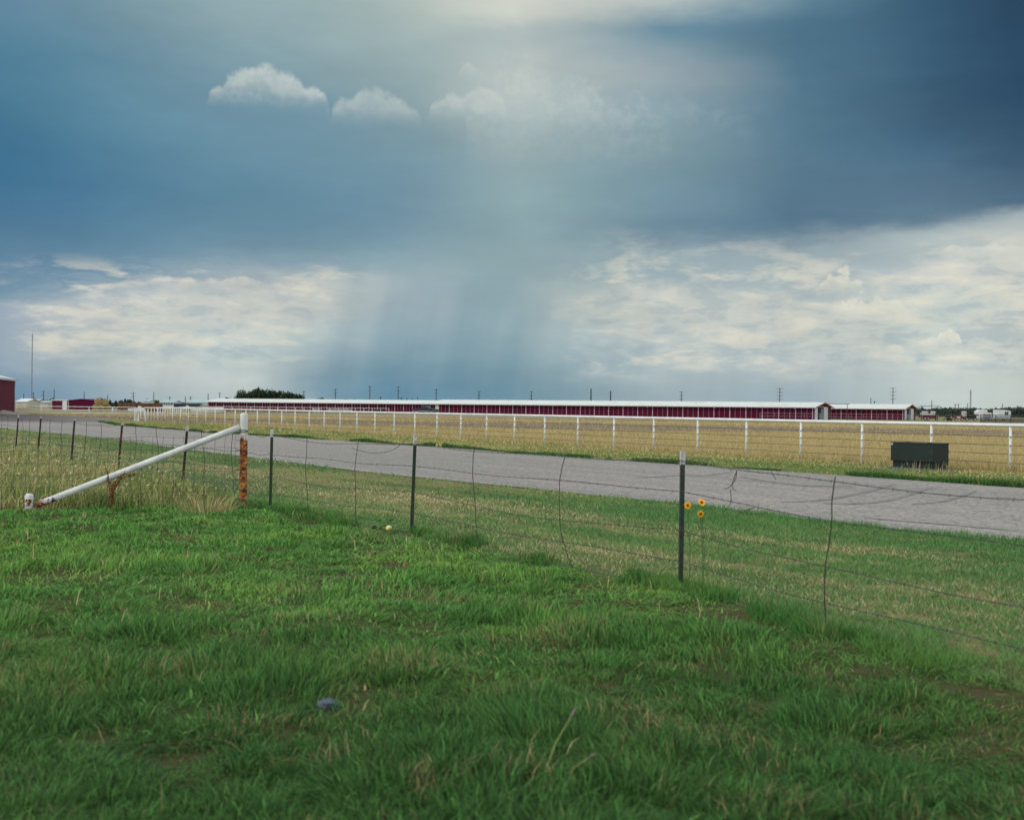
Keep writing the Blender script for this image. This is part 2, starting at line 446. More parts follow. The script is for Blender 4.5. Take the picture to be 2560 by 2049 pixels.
def field_mat():
    m, nt, b, out = newmat('dry_field')
    p = geopos(nt); x, y, z = sep(nt, p)
    d = x * .35 + y * .94
    q = d + (noise(nt, p, .035, 5, .65) - .5) * 46 + (noise(nt, p, .3, 4, .6) - .5) * 10
    br1 = q.ss(80, 90) * q.ss(126, 116); br2 = q.ss(165, 185)
    f = noise(nt, p, 1.2, 8, .7); g = noise(nt, cmb(nt, x * .25, y, 0), .22, 5, .65)
    yel = mixc(nt, f.ss(.35, .65), (.24, .195, .085), (.36, .30, .15))
    bro = mixc(nt, f.ss(.35, .65), (.165, .135, .095), (.25, .21, .15))
    c = mixc(nt, (br1 * .9).max(br2 * .9), yel, bro)
    c = mixc(nt, g.ss(.58, .75) * .5, c, (.17, .17, .06))
    c = mixc(nt, y.ss(228, 236), c, (.24, .21, .165))
    nt.links.new(c, b.inputs['Base Color']); b.inputs['Roughness'].default_value = 1; b.inputs['Specular IOR Level'].default_value = .1
    return m
o = MB().add([(xW(20) - .6, 20, .006), (200, 20, .006), (260, 250, .006), (-120, 262, .006), (-66, 215, .006), (WP(36)[0] - .6, WP(36)[1], .006)], [(0, 1, 2, 3, 4, 5)]).build('field', field_mat())
o['kind'] = 'structure'

# ------------------------------------------------------------------ grass
def blades(name, x, y, h, w, lx, ly, mat, label, cat, z=None, seg=2, bend=.5):
    n = len(x); z = gz(x, y) if z is None else z
    yaw = rng.uniform(0, math.pi, n); wx = np.cos(yaw) * w * .5; wy = np.sin(yaw) * w * .5
    zb = z - .006
    if seg == 1:
        V = np.empty((n, 3, 3))
        V[:, 0] = np.stack([x - wx, y - wy, zb], 1); V[:, 1] = np.stack([x + wx, y + wy, zb], 1)
        V[:, 2] = np.stack([x + lx, y + ly, z + h], 1)
        per, lens, order = 3, [3], [0, 1, 2]
    else:
        V = np.empty((n, 5, 3))
        V[:, 0] = np.stack([x - wx, y - wy, zb], 1); V[:, 1] = np.stack([x + wx, y + wy, zb], 1)
        mx = x + lx * bend * .7; my = y + ly * bend * .7; mz = z + h * (.62)
        V[:, 2] = np.stack([mx + wx * .8, my + wy * .8, mz], 1); V[:, 3] = np.stack([mx - wx * .8, my - wy * .8, mz], 1)
        V[:, 4] = np.stack([x + lx, y + ly, z + h], 1)
        per, lens, order = 5, [4, 3], [0, 1, 2, 3, 3, 2, 4]
    me = bpy.data.meshes.new(name)
    me.vertices.add(n * per); me.vertices.foreach_set('co', V.reshape(-1).astype(np.float32))
    L = (np.arange(n)[:, None] * per + np.array(order)[None]).reshape(-1)
    me.loops.add(len(L)); me.loops.foreach_set('vertex_index', L.astype(np.int32))
    ln = np.tile(np.array(lens), n); st = np.concatenate([[0], np.cumsum(ln)[:-1]])
    me.polygons.add(len(ln)); me.polygons.foreach_set('loop_start', st.astype(np.int32)); me.polygons.foreach_set('loop_total', ln.astype(np.int32))
    me.update(calc_edges=True)
    me.materials.append(mat)
    o = bpy.data.objects.new(name, me); COL.objects.link(o)
    return tag(o, label, cat, kind='stuff')

def grass_mat(name, cols, dry, dry_amt, patch=.25, seed=0.0, transl=.35, fieldmode=False, stretch=False, near=False, var=1.15):
    """cols: three greens picked blade by blade and patch by patch; dry: straw colour for a share of blades"""
    m, nt, b, out = newmat(name)
    p = geopos(nt); x, y, z = sep(nt, p); r = island(nt)
    q = cmb(nt, x + seed, y, 0)
    if stretch: q = cmb(nt, (x * -.54 + y * .84) * .22 + seed, (x * .84 + y * .54) * 1.0, 0)
    f = noise(nt, q, patch * 4, 4, .6); g = noise(nt, q, patch, 4, .6)
    c = mixc(nt, (r * .55 + f * .9 - .22).clamp(), cols[0], cols[1])
    c = mixc(nt, (g.ss(.45, .65)) * .6, c, cols[2])
    r2 = (r * 57.31)._m('FRACT')
    if near:          # shade deepening towards the camera, painted into the blade colour
        near_shade = (y + (noise(nt, p, .9, 4, .6) - .5) * 5.0).ss(11.5, 5.0)
        c = mixc(nt, near_shade * .85, c, mixc(nt, r, (.013, .042, .012), (.042, .116, .029)))
    if fieldmode:
        d = x * .35 + y * .94 + (noise(nt, p, .035, 5, .65) - .5) * 46
        br = (d.ss(80, 90) * d.ss(126, 116)).max(d.ss(158, 176))
        c = mixc(nt, br * .9, c, mixc(nt, r, (.13, .11, .08), (.24, .20, .145)))
    k = noise(nt, q, patch * 1.7, 5, .65)
    da = dry_amt
    if name == 'verge_blades':      # a drier strip runs down the middle of the verge
        ac = x * .84 + y * .54 + (noise(nt, p, .35, 4, .6) - .5) * 3.0
        da = ac.ss(6.4, 7.6) * ac.ss(11.4, 10.0) * .34 + dry_amt
    dm = (k * 2.4 - 1.2 + da + (r2 - .5) * (.75 if name == 'verge_blades' else 1.1)).ss(.35, .65)
    dcol = mixc(nt, (r * 13.7)._m('FRACT'), tuple(t * .62 for t in dry), dry)
    c = mixc(nt, dm, c, dcol)
    vv = nt.nodes.new('ShaderNodeVectorMath'); vv.operation = 'SCALE'; nt.links.new(c, vv.inputs[0])
    nt.links.new(((r * 91.7)._m('FRACT') * var + (.955 - var * .5)).v, vv.inputs['Scale']); c = vv.outputs[0]
    b.inputs['Roughness'].default_value = .7; b.inputs['Specular IOR Level'].default_value = .10
    nt.links.new(c, b.inputs['Base Color'])
    gn = nt.nodes.new('ShaderNodeNewGeometry').outputs['Normal']     # blades curl, so they face the sky more than their flat cards do
    va = nt.nodes.new('ShaderNodeVectorMath'); va.operation = 'SCALE'; nt.links.new(gn, va.inputs[0]); va.inputs['Scale'].default_value = .55
    vb = nt.nodes.new('ShaderNodeVectorMath'); vb.operation = 'ADD'; nt.links.new(va.outputs[0], vb.inputs[0]); vb.inputs[1].default_value = (0, 0, .50)
    vn = nt.nodes.new('ShaderNodeVectorMath'); vn.operation = 'NORMALIZE'; nt.links.new(vb.outputs[0], vn.inputs[0])
    nt.links.new(vn.outputs[0], b.inputs['Normal'])
    t = nt.nodes.new('ShaderNodeBsdfTranslucent'); nt.links.new(c, t.inputs[0])
    tv = nt.nodes.new('ShaderNodeVectorMath'); tv.operation = 'SCALE'; nt.links.new(c, tv.inputs[0]); tv.inputs['Scale'].default_value = transl * 2.0
    nt.links.new(tv.outputs[0], t.inputs[0])
    ms = nt.nodes.new('ShaderNodeAddShader')                        # a leaf reflects about as much as it lets through
    nt.links.new(b.outputs[0], ms.inputs[0]); nt.links.new(t.outputs[0], ms.inputs[1]); nt.links.new(ms.outputs[0], out.inputs[0])
    return m

def cells(x, y, s, seed):
    """nearest jittered cell centre: returns offset vector and a per-cell random"""
    xi = np.floor(x / s).astype(int); yi = np.floor(y / s).astype(int)
    best = np.full(len(x), 1e9); bx = np.zeros(len(x)); by = np.zeros(len(x)); br = np.zeros(len(x))
    for a in (-1, 0, 1):
        for c in (-1, 0, 1):
            cx = xi + a; cy = yi + c
            px = (cx + vnoise(cx * 1.0, cy * 1.0, seed + 1)) * s; py = (cy + vnoise(cx * 1.0, cy * 1.0, seed + 2)) * s
            d = (x - px) ** 2 + (y - py) ** 2; k = d < best
            best = np.where(k, d, best); bx = np.where(k, x - px, bx); by = np.where(k, y - py, by)
            br = np.where(k, vnoise(cx * 1.0, cy * 1.0, seed + 3), br)
    return bx, by, br

def sample_area(n_target, x0, x1, y0, y1, accept):
    x = rng.uniform(x0, x1, n_target); y = rng.uniform(y0, y1, n_target)
    k = accept(x, y) > rng.uniform(0, 1, n_target)
    return x[k], y[k]
def infrustum(x, y, m): return (np.abs(x) < y * .45 + m).astype(float)

GREENS = ((.032, .088, .020), (.094, .232, .048), (.142, .250, .052))
# 1. the lawn this side of the wire
def acc1(x, y):
    ins = (x < xF(y) + .1) & (y < yC(x) + .1)
    dens = np.clip((4.5 / np.maximum(y, 1)) ** .95, 0, 1)
    cov = fbm(x * 1.1, y * 1.1, 21, 3); cov2 = fbm(x * 3.5, y * 3.5, 31, 2)
    gap = np.clip((cov * .5 + cov2 * .5 - .35) / .18, .22, 1)
    bare = np.clip(((xF(y) - x) - .15) / .5 + np.clip((fbm(x * 1.7, y * 1.7, 37, 3) - .45) / .1, 0, 1), .10, 1)     # scuffed soil along the wire
    return ins * infrustum(x, y, 1.6) * dens * gap * bare
x, y = sample_area(2300000, -11, 7, 3.4, 20, acc1)
bx, by, br = cells(x, y, .42, 40); bx2, by2, br2 = cells(x, y, .15, 60)
hgt = (.030 + .064 * np.clip(fbm(x * 1.3, y * 1.3, 71, 3) * 2.4 - .70, 0, 1)) * (.45 + .9 * br) * rng.uniform(.35, 1.55, len(x))
hgt *= np.clip((xF(y) - x) / .9, .35, 1)
hgt *= np.where(y > 10, np.clip(1 - (y - 10) * .03, .7, 1), 1)
la = rng.normal(0, .042, len(x)); lb = rng.normal(0, .042, len(x))
flow = fbm(x * .5, y * .5, 91, 2) * 2 * math.pi * 1.6
lx = la + bx * .20 + bx2 * .35 + np.cos(flow) * .02; ly = lb + by * .20 + by2 * .35 + np.sin(flow) * .02
wd = np.maximum(.0062, .0009 * y) * rng.uniform(.6, 1.4, len(x))
print('lawn blades', len(x))
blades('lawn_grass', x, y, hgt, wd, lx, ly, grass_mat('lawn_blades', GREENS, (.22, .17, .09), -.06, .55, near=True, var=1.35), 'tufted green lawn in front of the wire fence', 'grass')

# 2. the mown verge between the wire fence and the road
def acc2(x, y):
    ins = (x > xF(y) - .05) & (x < xN(y) - .05 + (fbm(y * 2.2, x * 0, 17) - .5) * .5)
    dens = np.clip((7.0 / np.maximum(y, 1)) ** 1.5, 0, 1)
    return ins * infrustum(x, y, 1.5) * dens * np.clip((fbm(x * 2.2, y * 2.2, 121, 3) - .22) / .2, .2, 1)
x, y = sample_area(4500000, -40, 11, 4, 80, acc2)
x2, y2 = sample_area(1500000, -5, 9.5, 4, 24, lambda a, b: acc2(a, b) * np.clip((24 - b) / 6, 0, 1))
x = np.concatenate([x, x2]); y = np.concatenate([y, y2])
hgt = (.022 + .030 * fbm(x * 1.5, y * 1.5, 131, 3)) * rng.uniform(.5, 1.4, len(x))
edge = np.clip(1 - (xN(y) - x) / .7, 0, 1); hgt *= 1 + edge * 1.2
wd = np.maximum(.005, .00085 * y) * rng.uniform(.6, 1.4, len(x))
bx, by, br = cells(x, y, .3, 140)
print('verge blades', len(x))
blades('verge_grass', x, y, hgt, wd, rng.normal(0, .03, len(x)) + bx * .15, rng.normal(0, .03, len(x)) + by * .15,
       grass_mat('verge_blades', ((.033, .095, .028), (.088, .190, .054), (.14, .20, .065)), (.37, .31, .17), -.03, .30, 7.0, stretch=True),
       'short mown grass, part straw coloured, between the wire fence and gravel road', 'grass', seg=1)

# 3. tall rank grass along the foot of the wire fence and along both road edges
def ribbon(n, P, half, ymin=3, off=0.0, pw=1.0):
    P = np.asarray(P, float); d = np.concatenate([[0], np.cumsum(np.hypot(*np.diff(P, axis=0).T))])
    t = rng.uniform(0, 1, n) ** pw * d[-1]
    x = np.interp(t, d, P[:, 0]); y = np.interp(t, d, P[:, 1])
    return x + rng.normal(0, half, n) + off, y + rng.normal(0, half, n), t
x, y, t = ribbon(26000, FENCE[5:][::-1], .13, pw=1.0)
k = (fbm(x * 1.4, y * 1.4, 151, 2) > .52); x = x[k]; y = y[k]
hgt = (.04 + .11 * fbm(x * 1.8, y * 1.8, 161, 2)) * rng.uniform(.5, 1.3, len(x))
bx, by, br = cells(x, y, .3, 170)
M_rank = grass_mat('rank_blades', ((.018, .062, .014), (.052, .150, .030), (.080, .165, .034)), (.26, .20, .10), -.14, .6, 3.0)
blades('rank_grass', x, y, hgt, np.maximum(.005, .0006 * y), rng.normal(0, .05, len(x)) + bx * .5, rng.normal(0, .05, len(x)) + by * .5,
       M_rank, 'long dark green grass grown up along the foot of the wire fence', 'grass')
x, y, t = ribbon(80000, B_[:70], .13, pw=.8, off=.22)
k = fbm(x * .5, y * .5, 181, 3) > .40; x = x[k]; y = y[k]
k = x > xR(y) + .02; x = x[k]; y = y[k]
hgt = (.05 + .14 * np.clip(fbm(x * .45, y * .45, 183, 3) * 2 - .7, 0, 1)) * rng.uniform(.5, 1.3, len(x))
blades('road_edge_grass', x, y, hgt, np.maximum(.012, .0011 * y), rng.normal(0, .06, len(x)), rng.normal(0, .06, len(x)),
       grass_mat('edge_blades', ((.014, .045, .011), (.040, .10, .020), (.065, .115, .025)), (.30, .23, .11), -.18, .3, 5.0), 'dark green ragged grass fringe along the far edge of the gravel road', 'grass', seg=1)

# 4. the strip between the road and the white fence, and the dry field behind it
def acc3(x, y):
    ins = (x > xR(y) + .1) & (x < xW(y) + 1.0)
    return ins * infrustum(x, y, 4) * np.clip((22 / np.maximum(y, 1)) ** 1.5, 0, 1)
x, y = sample_area(1800000, -50, 30, 16, 112, acc3)
wd = .0012 * y * rng.uniform(.7, 1.3, len(x))
print('strip blades', len(x))
blades('strip_grass', x, y, (.03 + .05 * fbm(x * .8, y * .8, 191, 3)) * rng.uniform(.5, 1.4, len(x)), wd, rng.normal(0, .05, len(x)), rng.normal(0, .05, len(x)),
       grass_mat('strip_blades', ((.06, .12, .03), (.14, .19, .05), (.23, .22, .075)), (.40, .32, .16), .28, .16, 11.0, stretch=True, var=.7),
       'yellowing short grass between the gravel road and the white pipe fence', 'grass', seg=1)
n = 420000
iy = rng.uniform(1 / 190, 1 / 27, n); y = 1 / iy; x = rng.uniform(-.52, .52, n) * y
k = (x > xW(y) - .3 + (fbm(y * .9, x * .9, 211) - .5) * 1.6) & (y < 230); x = x[k]; y = y[k]
hgt = (.10 + .22 * fbm(x * .25, y * .25, 201, 3)) * rng.uniform(.5, 1.4, len(x))
print('field blades', len(x))
blades('field_grass', x, y, hgt, .0011 * y * rng.uniform(.7, 1.3, len(x)), rng.normal(0, .09, len(x)), rng.normal(0, .09, len(x)),
       grass_mat('field_blades', ((.215, .175, .075), (.33, .275, .135), (.28, .23, .11)), (.14, .14, .055), -.22, .05, 2.0, fieldmode=True, var=.45),
       'dry tan and brown grass of the wide field behind the white fence', 'grass', seg=1)

# 5. tall straw coloured grass in the corner behind the leaning white pipe
def acc5(x, y):
    ins = (y > yC(x) + .05) & (x < xF(y) - .1)
    dd = np.clip((y - yC(x)) / .5, .35, 1)
    lim = np.clip((34 - y) / 6, .12, 1) * np.where(x < CORNER[0] + .2, 1, 0)
    return ins * infrustum(x, y, 1.5) * dd * lim * np.clip((fbm(x * .9, y * .9, 221, 3) - .25) / .25, .08, 1)
x, y = sample_area(280000, -17, -3.5, 14, 37, acc5)
hgt = (.12 + .34 * fbm(x * .7, y * .7, 231, 3)) * rng.uniform(.35, 1.3, len(x)) * np.clip(1.15 - (x + 7.5) * .12, .55, 1.15)
print('tall blades', len(x))
M_tall = grass_mat('tall_dry_blades', ((.06, .115, .028), (.145, .18, .052), (.24, .22, .09)), (.38, .31, .16), .14, .35, 9.0)
blades('tall_grass', x, y, hgt, .00085 * y * rng.uniform(.6, 1.3, len(x)), rng.normal(.02, .10, len(x)), rng.normal(0, .10, len(x)), M_tall, 'tall straw coloured grass gone to seed behind the slanting white pipe', 'grass')
# drooping seed heads on some of it
k = rng.uniform(0, 1, len(x)) < .06
hx, hy, hh = x[k] + rng.normal(0, .06, k.sum()), y[k] + rng.normal(0, .06, k.sum()), hgt[k] * rng.uniform(.95, 1.35, k.sum())
blades('tall_grass_seed_heads', hx, hy, np.full(len(hx), .035), np.full(len(hx), .022), rng.normal(.05, .05, len(hx)), rng.normal(0, .05, len(hx)),
       grass_mat('seed_blades', ((.28, .235, .15), (.38, .32, .21), (.32, .26, .16)), (.24, .18, .10), .1, .5, 2.0), 'pale drooping seed heads over the tall straw coloured grass', 'grass', z=hh)

n = 5200
def accw(x, y): return (x < xF(y) - .1) * (y < yC(x) - .1) * infrustum(x, y, 1.2) * np.clip((4.8 / np.maximum(y, 1)) ** .8, 0, 1) * (fbm(x * .8, y * .8, 301, 3) > .52)
x, y = sample_area(26000, -10, 6, 3.6, 19, accw)
blades('lawn_weeds', x, y, rng.uniform(.02, .07, len(x)), rng.uniform(.012, .022, len(x)), rng.normal(0, .05, len(x)), rng.normal(0, .05, len(x)),
       grass_mat('weed_leaf', ((.04, .11, .03), (.10, .22, .05), (.15, .22, .06)), (.25, .19, .10), -.05, 1.2), 'broad leaved weeds scattered through the green lawn', 'weeds')
x, y = sample_area(1500, -10, 6, 3.6, 19, lambda a, b: (a < xF(b) - .1) * (b < yC(a) - .1) * infrustum(a, b, 1.2) * (fbm(a * 1.2, b * 1.2, 311, 3) > .5))
blades('dead_stalks', x, y, rng.uniform(.05, .17, len(x)), np.maximum(.0035, .0006 * y), rng.normal(0, .10, len(x)), rng.normal(0, .10, len(x)),
       grass_mat('dead_stalk_blades', ((.22, .18, .09), (.33, .27, .15), (.28, .25, .12)), (.38, .31, .2), .2, 1.2), 'thin dead straw stalks standing in the green lawn', 'dry grass')
# ------------------------------------------------------------------ wire fences
def tpost(parent, x, y, h, lean, tip=.12, mat='tpost', yaw=.55):
    """studded T-section steel post"""
    z0 = float(gz(x, y)) - .12; lx, ly = lean
    ca, sa = math.cos(yaw), math.sin(yaw)
    def W(a, b_, z): k = z / h; return (x + a * ca - b_ * sa + lx * k, y + a * sa + b_ * ca + ly * k, z)
    def seg(mb, za, zb, g=0.0):
        mb.hexa([W(*q) for q in ((-.022 - g, -.005 - g, za), (.022 + g, -.005 - g, za), (.022 + g, .004 + g, za), (-.022 - g, .004 + g, za), (-.022 - g, -.005 - g, zb), (.022 + g, -.005 - g, zb), (.022 + g, .004 + g, zb), (-.022 - g, .004 + g, zb))])
        mb.hexa([W(*q) for q in ((-.004 - g, .0045 + g, za), (.004 + g, .0045 + g, za), (.004 + g, .035 + g, za), (-.004 - g, .035 + g, za), (-.004 - g, .0045 + g, zb), (.004 + g, .0045 + g, zb), (.004 + g, .035 + g, zb), (-.004 - g, .035 + g, zb))])
    mb = MB(); seg(mb, z0, h - tip)
    z = .06
    while z < h - tip - .02:
        mb.hexa([W(*q) for q in ((-.006, -.014, z), (.006, -.014, z), (.006, -.0055, z), (-.006, -.0055, z), (-.006, -.012, z + .02), (.006, -.012, z + .02), (.006, -.0055, z + .02), (-.006, -.0055, z + .02))])
        z += .053
    o = mb.build('t_post', M[mat], parent)
    t = MB(); seg(t, h - tip, h, .0008); t.build('white_tip', M['tip'], o)
    return o

def wire_path(pts, sag=.02, wob=.008, n=26, seed=0):
    """strand strung through post points with a little sag and wobble"""
    rnd = random.Random(seed); out = []
    for a, b_ in zip(pts[:-1], pts[1:]):
        a = Vector(a); b_ = Vector(b_); sg = sag * rnd.uniform(.3, 1.6)
        ph = rnd.uniform(0, 6.28)
        for i in range(n):
            t = i / n; p = a.lerp(b_, t)
            p.z -= sg * 4 * t * (1 - t)
            p.z += wob * math.sin(t * 9 + ph) * 4 * t * (1 - t)
            out.append(p)
    out.append(Vector(pts[-1])); return out
def barbed(parent, pts, r=.0030, sag=.02, seed=0, wob=.012, mat='wire', barb=.13):
    path = wire_path(pts, sag, wob, seed=seed); mb = MB().tube(path, r, 5)
    rnd = random.Random(seed + 99); acc = 0
    for a, b_ in zip(path[:-1], path[1:]):
        d = (b_ - a); L = d.length; s = (barb - acc)
        while s < L:
            c = a + d * (s / L); u = d.normalized()
            for k in range(2):
                ang = rnd.uniform(0, 3.14); q = (u.orthogonal() * math.cos(ang) + u.cross(u.orthogonal()) * math.sin(ang)).normalized() * .012
                mb.tube([c - q + u * .006 * k, c + q + u * .006 * k], .0017, 4)
            s += barb
        acc = (acc + L) % barb
    return mb.build('barbed_wire', M[mat], parent)
def stay(parent, top, bot, bow, r=.0045, seed=0):
    rnd = random.Random(seed); a = Vector(top); b_ = Vector(bot); pts = []
    for i in range(25):
        t = i / 24; p = a.lerp(b_, t); p.x += bow * math.sin(t * 3.14) + .008 * math.sin(t * 11 + seed) + rnd.uniform(-.003, .003); p.y += .006 * math.cos(t * 13 + seed)
        pts.append(p)
    mb = MB().tube(pts, r, 6)
    for i in range(0, 24, 1):            # the twist of the doubled wire
        p = pts[i].lerp(pts[i + 1], .5); mb.ball(p, r * 1.25, 5, 3)
    return mb.build('wire_stay', M['stay'], parent)

# --- fence along the road, right of the rusty corner post
fr_ = empty('barbed_wire_fence', (1.508, 10.48, 0), 'barbed wire fence on dark green posts right of the rusty corner post', 'fence', 'wire fences')
PA = [(-3.65, 18.0), (-1.263, 15.12), (1.508, 10.48), (3.45, 5.86), (5.6, 1.2)]
for (x_, y_), h_, ln in zip(PA, (1.25, 1.25, 1.245, 1.25, 1.25), ((.015, 0), (.035, 0), (.006, 0), (0, 0), (0, 0))):
    tpost(fr_, x_, y_, h_, ln)
ZW = (1.15, .86, .54, .265, .03)
for k, z_ in enumerate(ZW):
    pts = [(CORNER[0] + .06, CORNER[1] - .03, z_)] + [(x_ - .012 + .03 * z_ * (j < 2), y_ - .018, z_ + (0.02 if j == 2 and k == 1 else 0) + float(gz(x_, y_)) * .5) for j, (x_, y_) in enumerate(PA)]
    barbed(fr_, pts, sag=(.05, .03, .05, .04, .03)[k], seed=k * 7 + 1, r=.0034)
def on_line(P, px):       # where the sight line of px crosses a plan polyline
    u = (px - CX) / FPX
    for a, b_ in zip(P[:-1], P[1:]):
        fa = a[0] - u * a[1]; fb = b_[0] - u * b_[1]
        if fa * fb <= 0:
            t = fa / (fa - fb); return (a[0] + (b_[0] - a[0]) * t, a[1] + (b_[1] - a[1]) * t)
PL = [CORNER] + PA
for s_, (pt, pb, zt, zb, bow) in enumerate(((768, 775, 1.16, .0, -.02), (896, 896, 1.17, .0, -.03), (1185, 1204, 1.16, -.02, -.03), (1414, 1436, 1.13, -.02, -.10), (2091, 2064, 1.14, .0, -.02))):
    a = on_line(PL, pt); b_ = on_line(PL, pb)
    stay(fr_, (a[0], a[1] - .02, zt), (b_[0], b_[1] - .02, zb), bow, seed=s_)
# broken strands still hanging from the top wire
def loose(parent, pts, r=.0028):
    P = [Vector(p) for p in pts]; out = []
    for i in range(len(P) - 1):
        p0 = P[max(i - 1, 0)]; p1 = P[i]; p2 = P[i + 1]; p3 = P[min(i + 2, len(P) - 1)]
        for k in range(8):
            t = k / 8
            out.append(.5 * ((2 * p1) + (p2 - p0) * t + (2 * p0 - 5 * p1 + 4 * p2 - p3) * t * t + (3 * p1 - p0 - 3 * p2 + p3) * t ** 3))
    out.append(P[-1])
    return MB().tube(out, r, 5).build('loose_wire', M['wire'], parent)
def fpt(px, py, dy=-.03):
    p = on_line(PL, px); return AT(px, py, p[1] + dy)
for L in ([(1842, 1176), (1838, 1200), (1822, 1218), (1812, 1221)], [(1842, 1176), (1830, 1214), (1840, 1226)], [(1826, 1222), (1828, 1250), (1824, 1262)],
          [(1885, 1268), (1860, 1278), (1850, 1280)], [(1928, 1178), (1940, 1198)], [(1022, 1092), (980, 1125), (930, 1132), (880, 1120)]):
    loose(fr_, [fpt(*q) for q in L], .0034)

# --- fence along the road, left of the corner post
fl_ = empty('barbed_wire_fence', (-8.26, 24.9, 0), 'barbed wire fence on rust flecked black posts running away left of the rusty corner post', 'fence', 'wire fences')
PB = [(-5.8, 20.9), (-8.26, 24.9), (-10.4, 28.0), (-12.9, 32.3), (-15.3, 36.6), (-17.8, 41)]
for j, (x_, y_) in enumerate(PB):
    tpost(fl_, x_, y_, 1.24 if j != 1 else 1.2, (.09, 0), tip=.10 if j in (0, 4) else .04, mat='tpost_rust')
for k, z_ in enumerate((1.17, .88, .6, .33, .1)):
    pts = [(CORNER[0] - .06, CORNER[1] + .02, z_)] + [(x_ + .05 * z_, y_ - .02, z_) for x_, y_ in PB]
    barbed(fl_, pts, sag=.03, seed=k * 5 + 40, r=.0036, barb=.2)
PBL = [CORNER] + PB
for s_, (pt, pb, bow) in enumerate(((582, 592, -.03), (503, 505, .06), (392, 394, .03), (341, 333, .03), (254, 236, .06), (217, 204, .04), (156, 152, 0), (126, 118, .04), (77, 72, 0), (56, 53, .05), (21, 18, 0), (6, 3, 0))):
    a = on_line(PBL, pt); b_ = on_line(PBL, pb)
    stay(fl_, (a[0], a[1] - .02, 1.19), (b_[0], b_[1] - .02, .1), bow, seed=s_ + 20, r=.005)

# --- woven wire between the corner post and the stub, and on past it
fw = empty('woven_wire_fence', (STUB[0], STUB[1], 0), 'thin woven wire net fence behind the slanting white pipe', 'fence', 'wire fences')
dv = Vector((STUB[0] - CORNER[0], STUB[1] - CORNER[1], 0)).normalized(); nv = Vector((-dv.y, dv.x, 0))
if nv.y < 0: nv = -nv
def wpt(s_, z_): 
    q = Vector((CORNER[0], CORNER[1], 0)) + dv * s_ + nv * (.10 + .02 * math.sin(s_ * 3.1)); return (q.x, q.y, z_)
WL = 9.0
for k, z_ in enumerate((.03, .14, .27, .42, .58, .75, .93, 1.12)):
    MB().tube([wpt(.05 + s_ * WL / 60, z_ + .015 * math.sin(s_ * .7 + k) - .03 * math.sin(math.pi * min(1, s_ / 35))) for s_ in range(61)], .0026, 4).build('line_wire', M['netwire'], fw)
vw = MB()
for j in range(int(WL / .165)):
    vw.tube([wpt(.1 + j * .165 + .01 * math.sin(q * 2 + j), .02 + q * .137) for q in range(9)], .0025, 4)
vw.build('vertical_wires', M['netwire'], fw)

# --- corner brace: rusty post, slanting pipe, stub
cb = empty('corner_brace', (CORNER[0], CORNER[1], 0), 'rusty white topped corner post braced by a slanting white pipe', 'fence post')
def pipe(p0, p1, r, n=20, rings=12, dome=True):
    p0 = Vector(p0); p1 = Vector(p1); pts = [p0.lerp(p1, i / rings) for i in range(rings + 1)]; rs = [r] * (rings + 1)
    if dome:
        d = (p1 - p0).normalized(); pts += [p1 + d * r * .28, p1 + d * r * .42]; rs += [r * .82, r * .35]
    return MB().tube(pts, rs, n)
PH = ZA(611, 1036, CORNER[1])
po = pipe((CORNER[0], CORNER[1], -.2), (CORNER[0], CORNER[1], PH), .0605).build('end_post', M['rust_post'], cb, smooth=True)
d0 = AT(598, 1068, CORNER[1] - .02); d1 = AT(92, 1262, STUB[1] + .02)
pipe(d1, d0, .048, dome=False).build('slanting_pipe', M['brace_white'], cb, smooth=True)
sb = MB(); hs = ZA(77, 1234, STUB[1])
sb.tube([(STUB[0] - .01, STUB[1], -.15), (STUB[0] - .015, STUB[1], .06), (STUB[0], STUB[1], .14), (STUB[0] + .0, STUB[1], hs - .03), (STUB[0] + .003, STUB[1], hs)], [.07, .068, .058, .062, .046], 18)
sb.build('stub_post', M['stub_white'], cb, smooth=True)
for z_, dz in ((1.195, .0), (1.19, .012), (1.205, -.012)):
    MB().tube([(CORNER[0] + .064 * math.cos(a), CORNER[1] + .064 * math.sin(a), z_ + dz * math.sin(a)) for a in np.linspace(0, 6.283, 21)], .004, 5).build('wire_tie', M['stay'], cb)
for k in range(7):
    z_ = .12 + k * .155
    MB().tube([(CORNER[0] - .12, CORNER[1] - .01, z_)] + [(CORNER[0] + .0645 * math.cos(a), CORNER[1] + .0645 * math.sin(a), z_) for a in np.linspace(3.3, 5.4, 12)], .005, 5).build('wire_tie', M['stay'], cb)

# ------------------------------------------------------------------ white pipe fence and its neighbours
def pipe_fence(pts, label, h, rails, rr, pr, wires, group='white pipe fences', name='pipe_fence', mat='white_pipe', wr=.006, clips=True, extra_after=None):
    c = pts[len(pts) // 2]
    t = empty(name, (c[0], c[1], 0), label, 'fence', group)
    for (x_, y_) in pts:
        MB().tube([(x_, y_, -.1), (x_, y_, h - .004)], pr, 10).build('post', M[mat], t, smooth=True)
    a, b_ = Vector((*pts[0], 0)), Vector((*pts[-1], 0)); d = (b_ - a).normalized()
    for z_ in rails:
        MB().tube([(p[0], p[1], z_) for p in pts], rr, 10).build('rail', M[mat], t, smooth=True)
    for z_ in wires:
        P = [(p[0] - d.y * .0 - pr * .9, p[1] - pr * .6, z_) for p in pts]
        MB().tube(P, wr, 5).build('cable', M['wire'], t)
    return t
HW = 1.28
wpts = [WP(i) for i in range(-3, 38)]
wf = pipe_fence(wpts, 'long white pipe fence with four thin cables along the gravel road', HW, (HW + .02,), .052, .038, (.99, .745, .5, .255), wr=.0075)
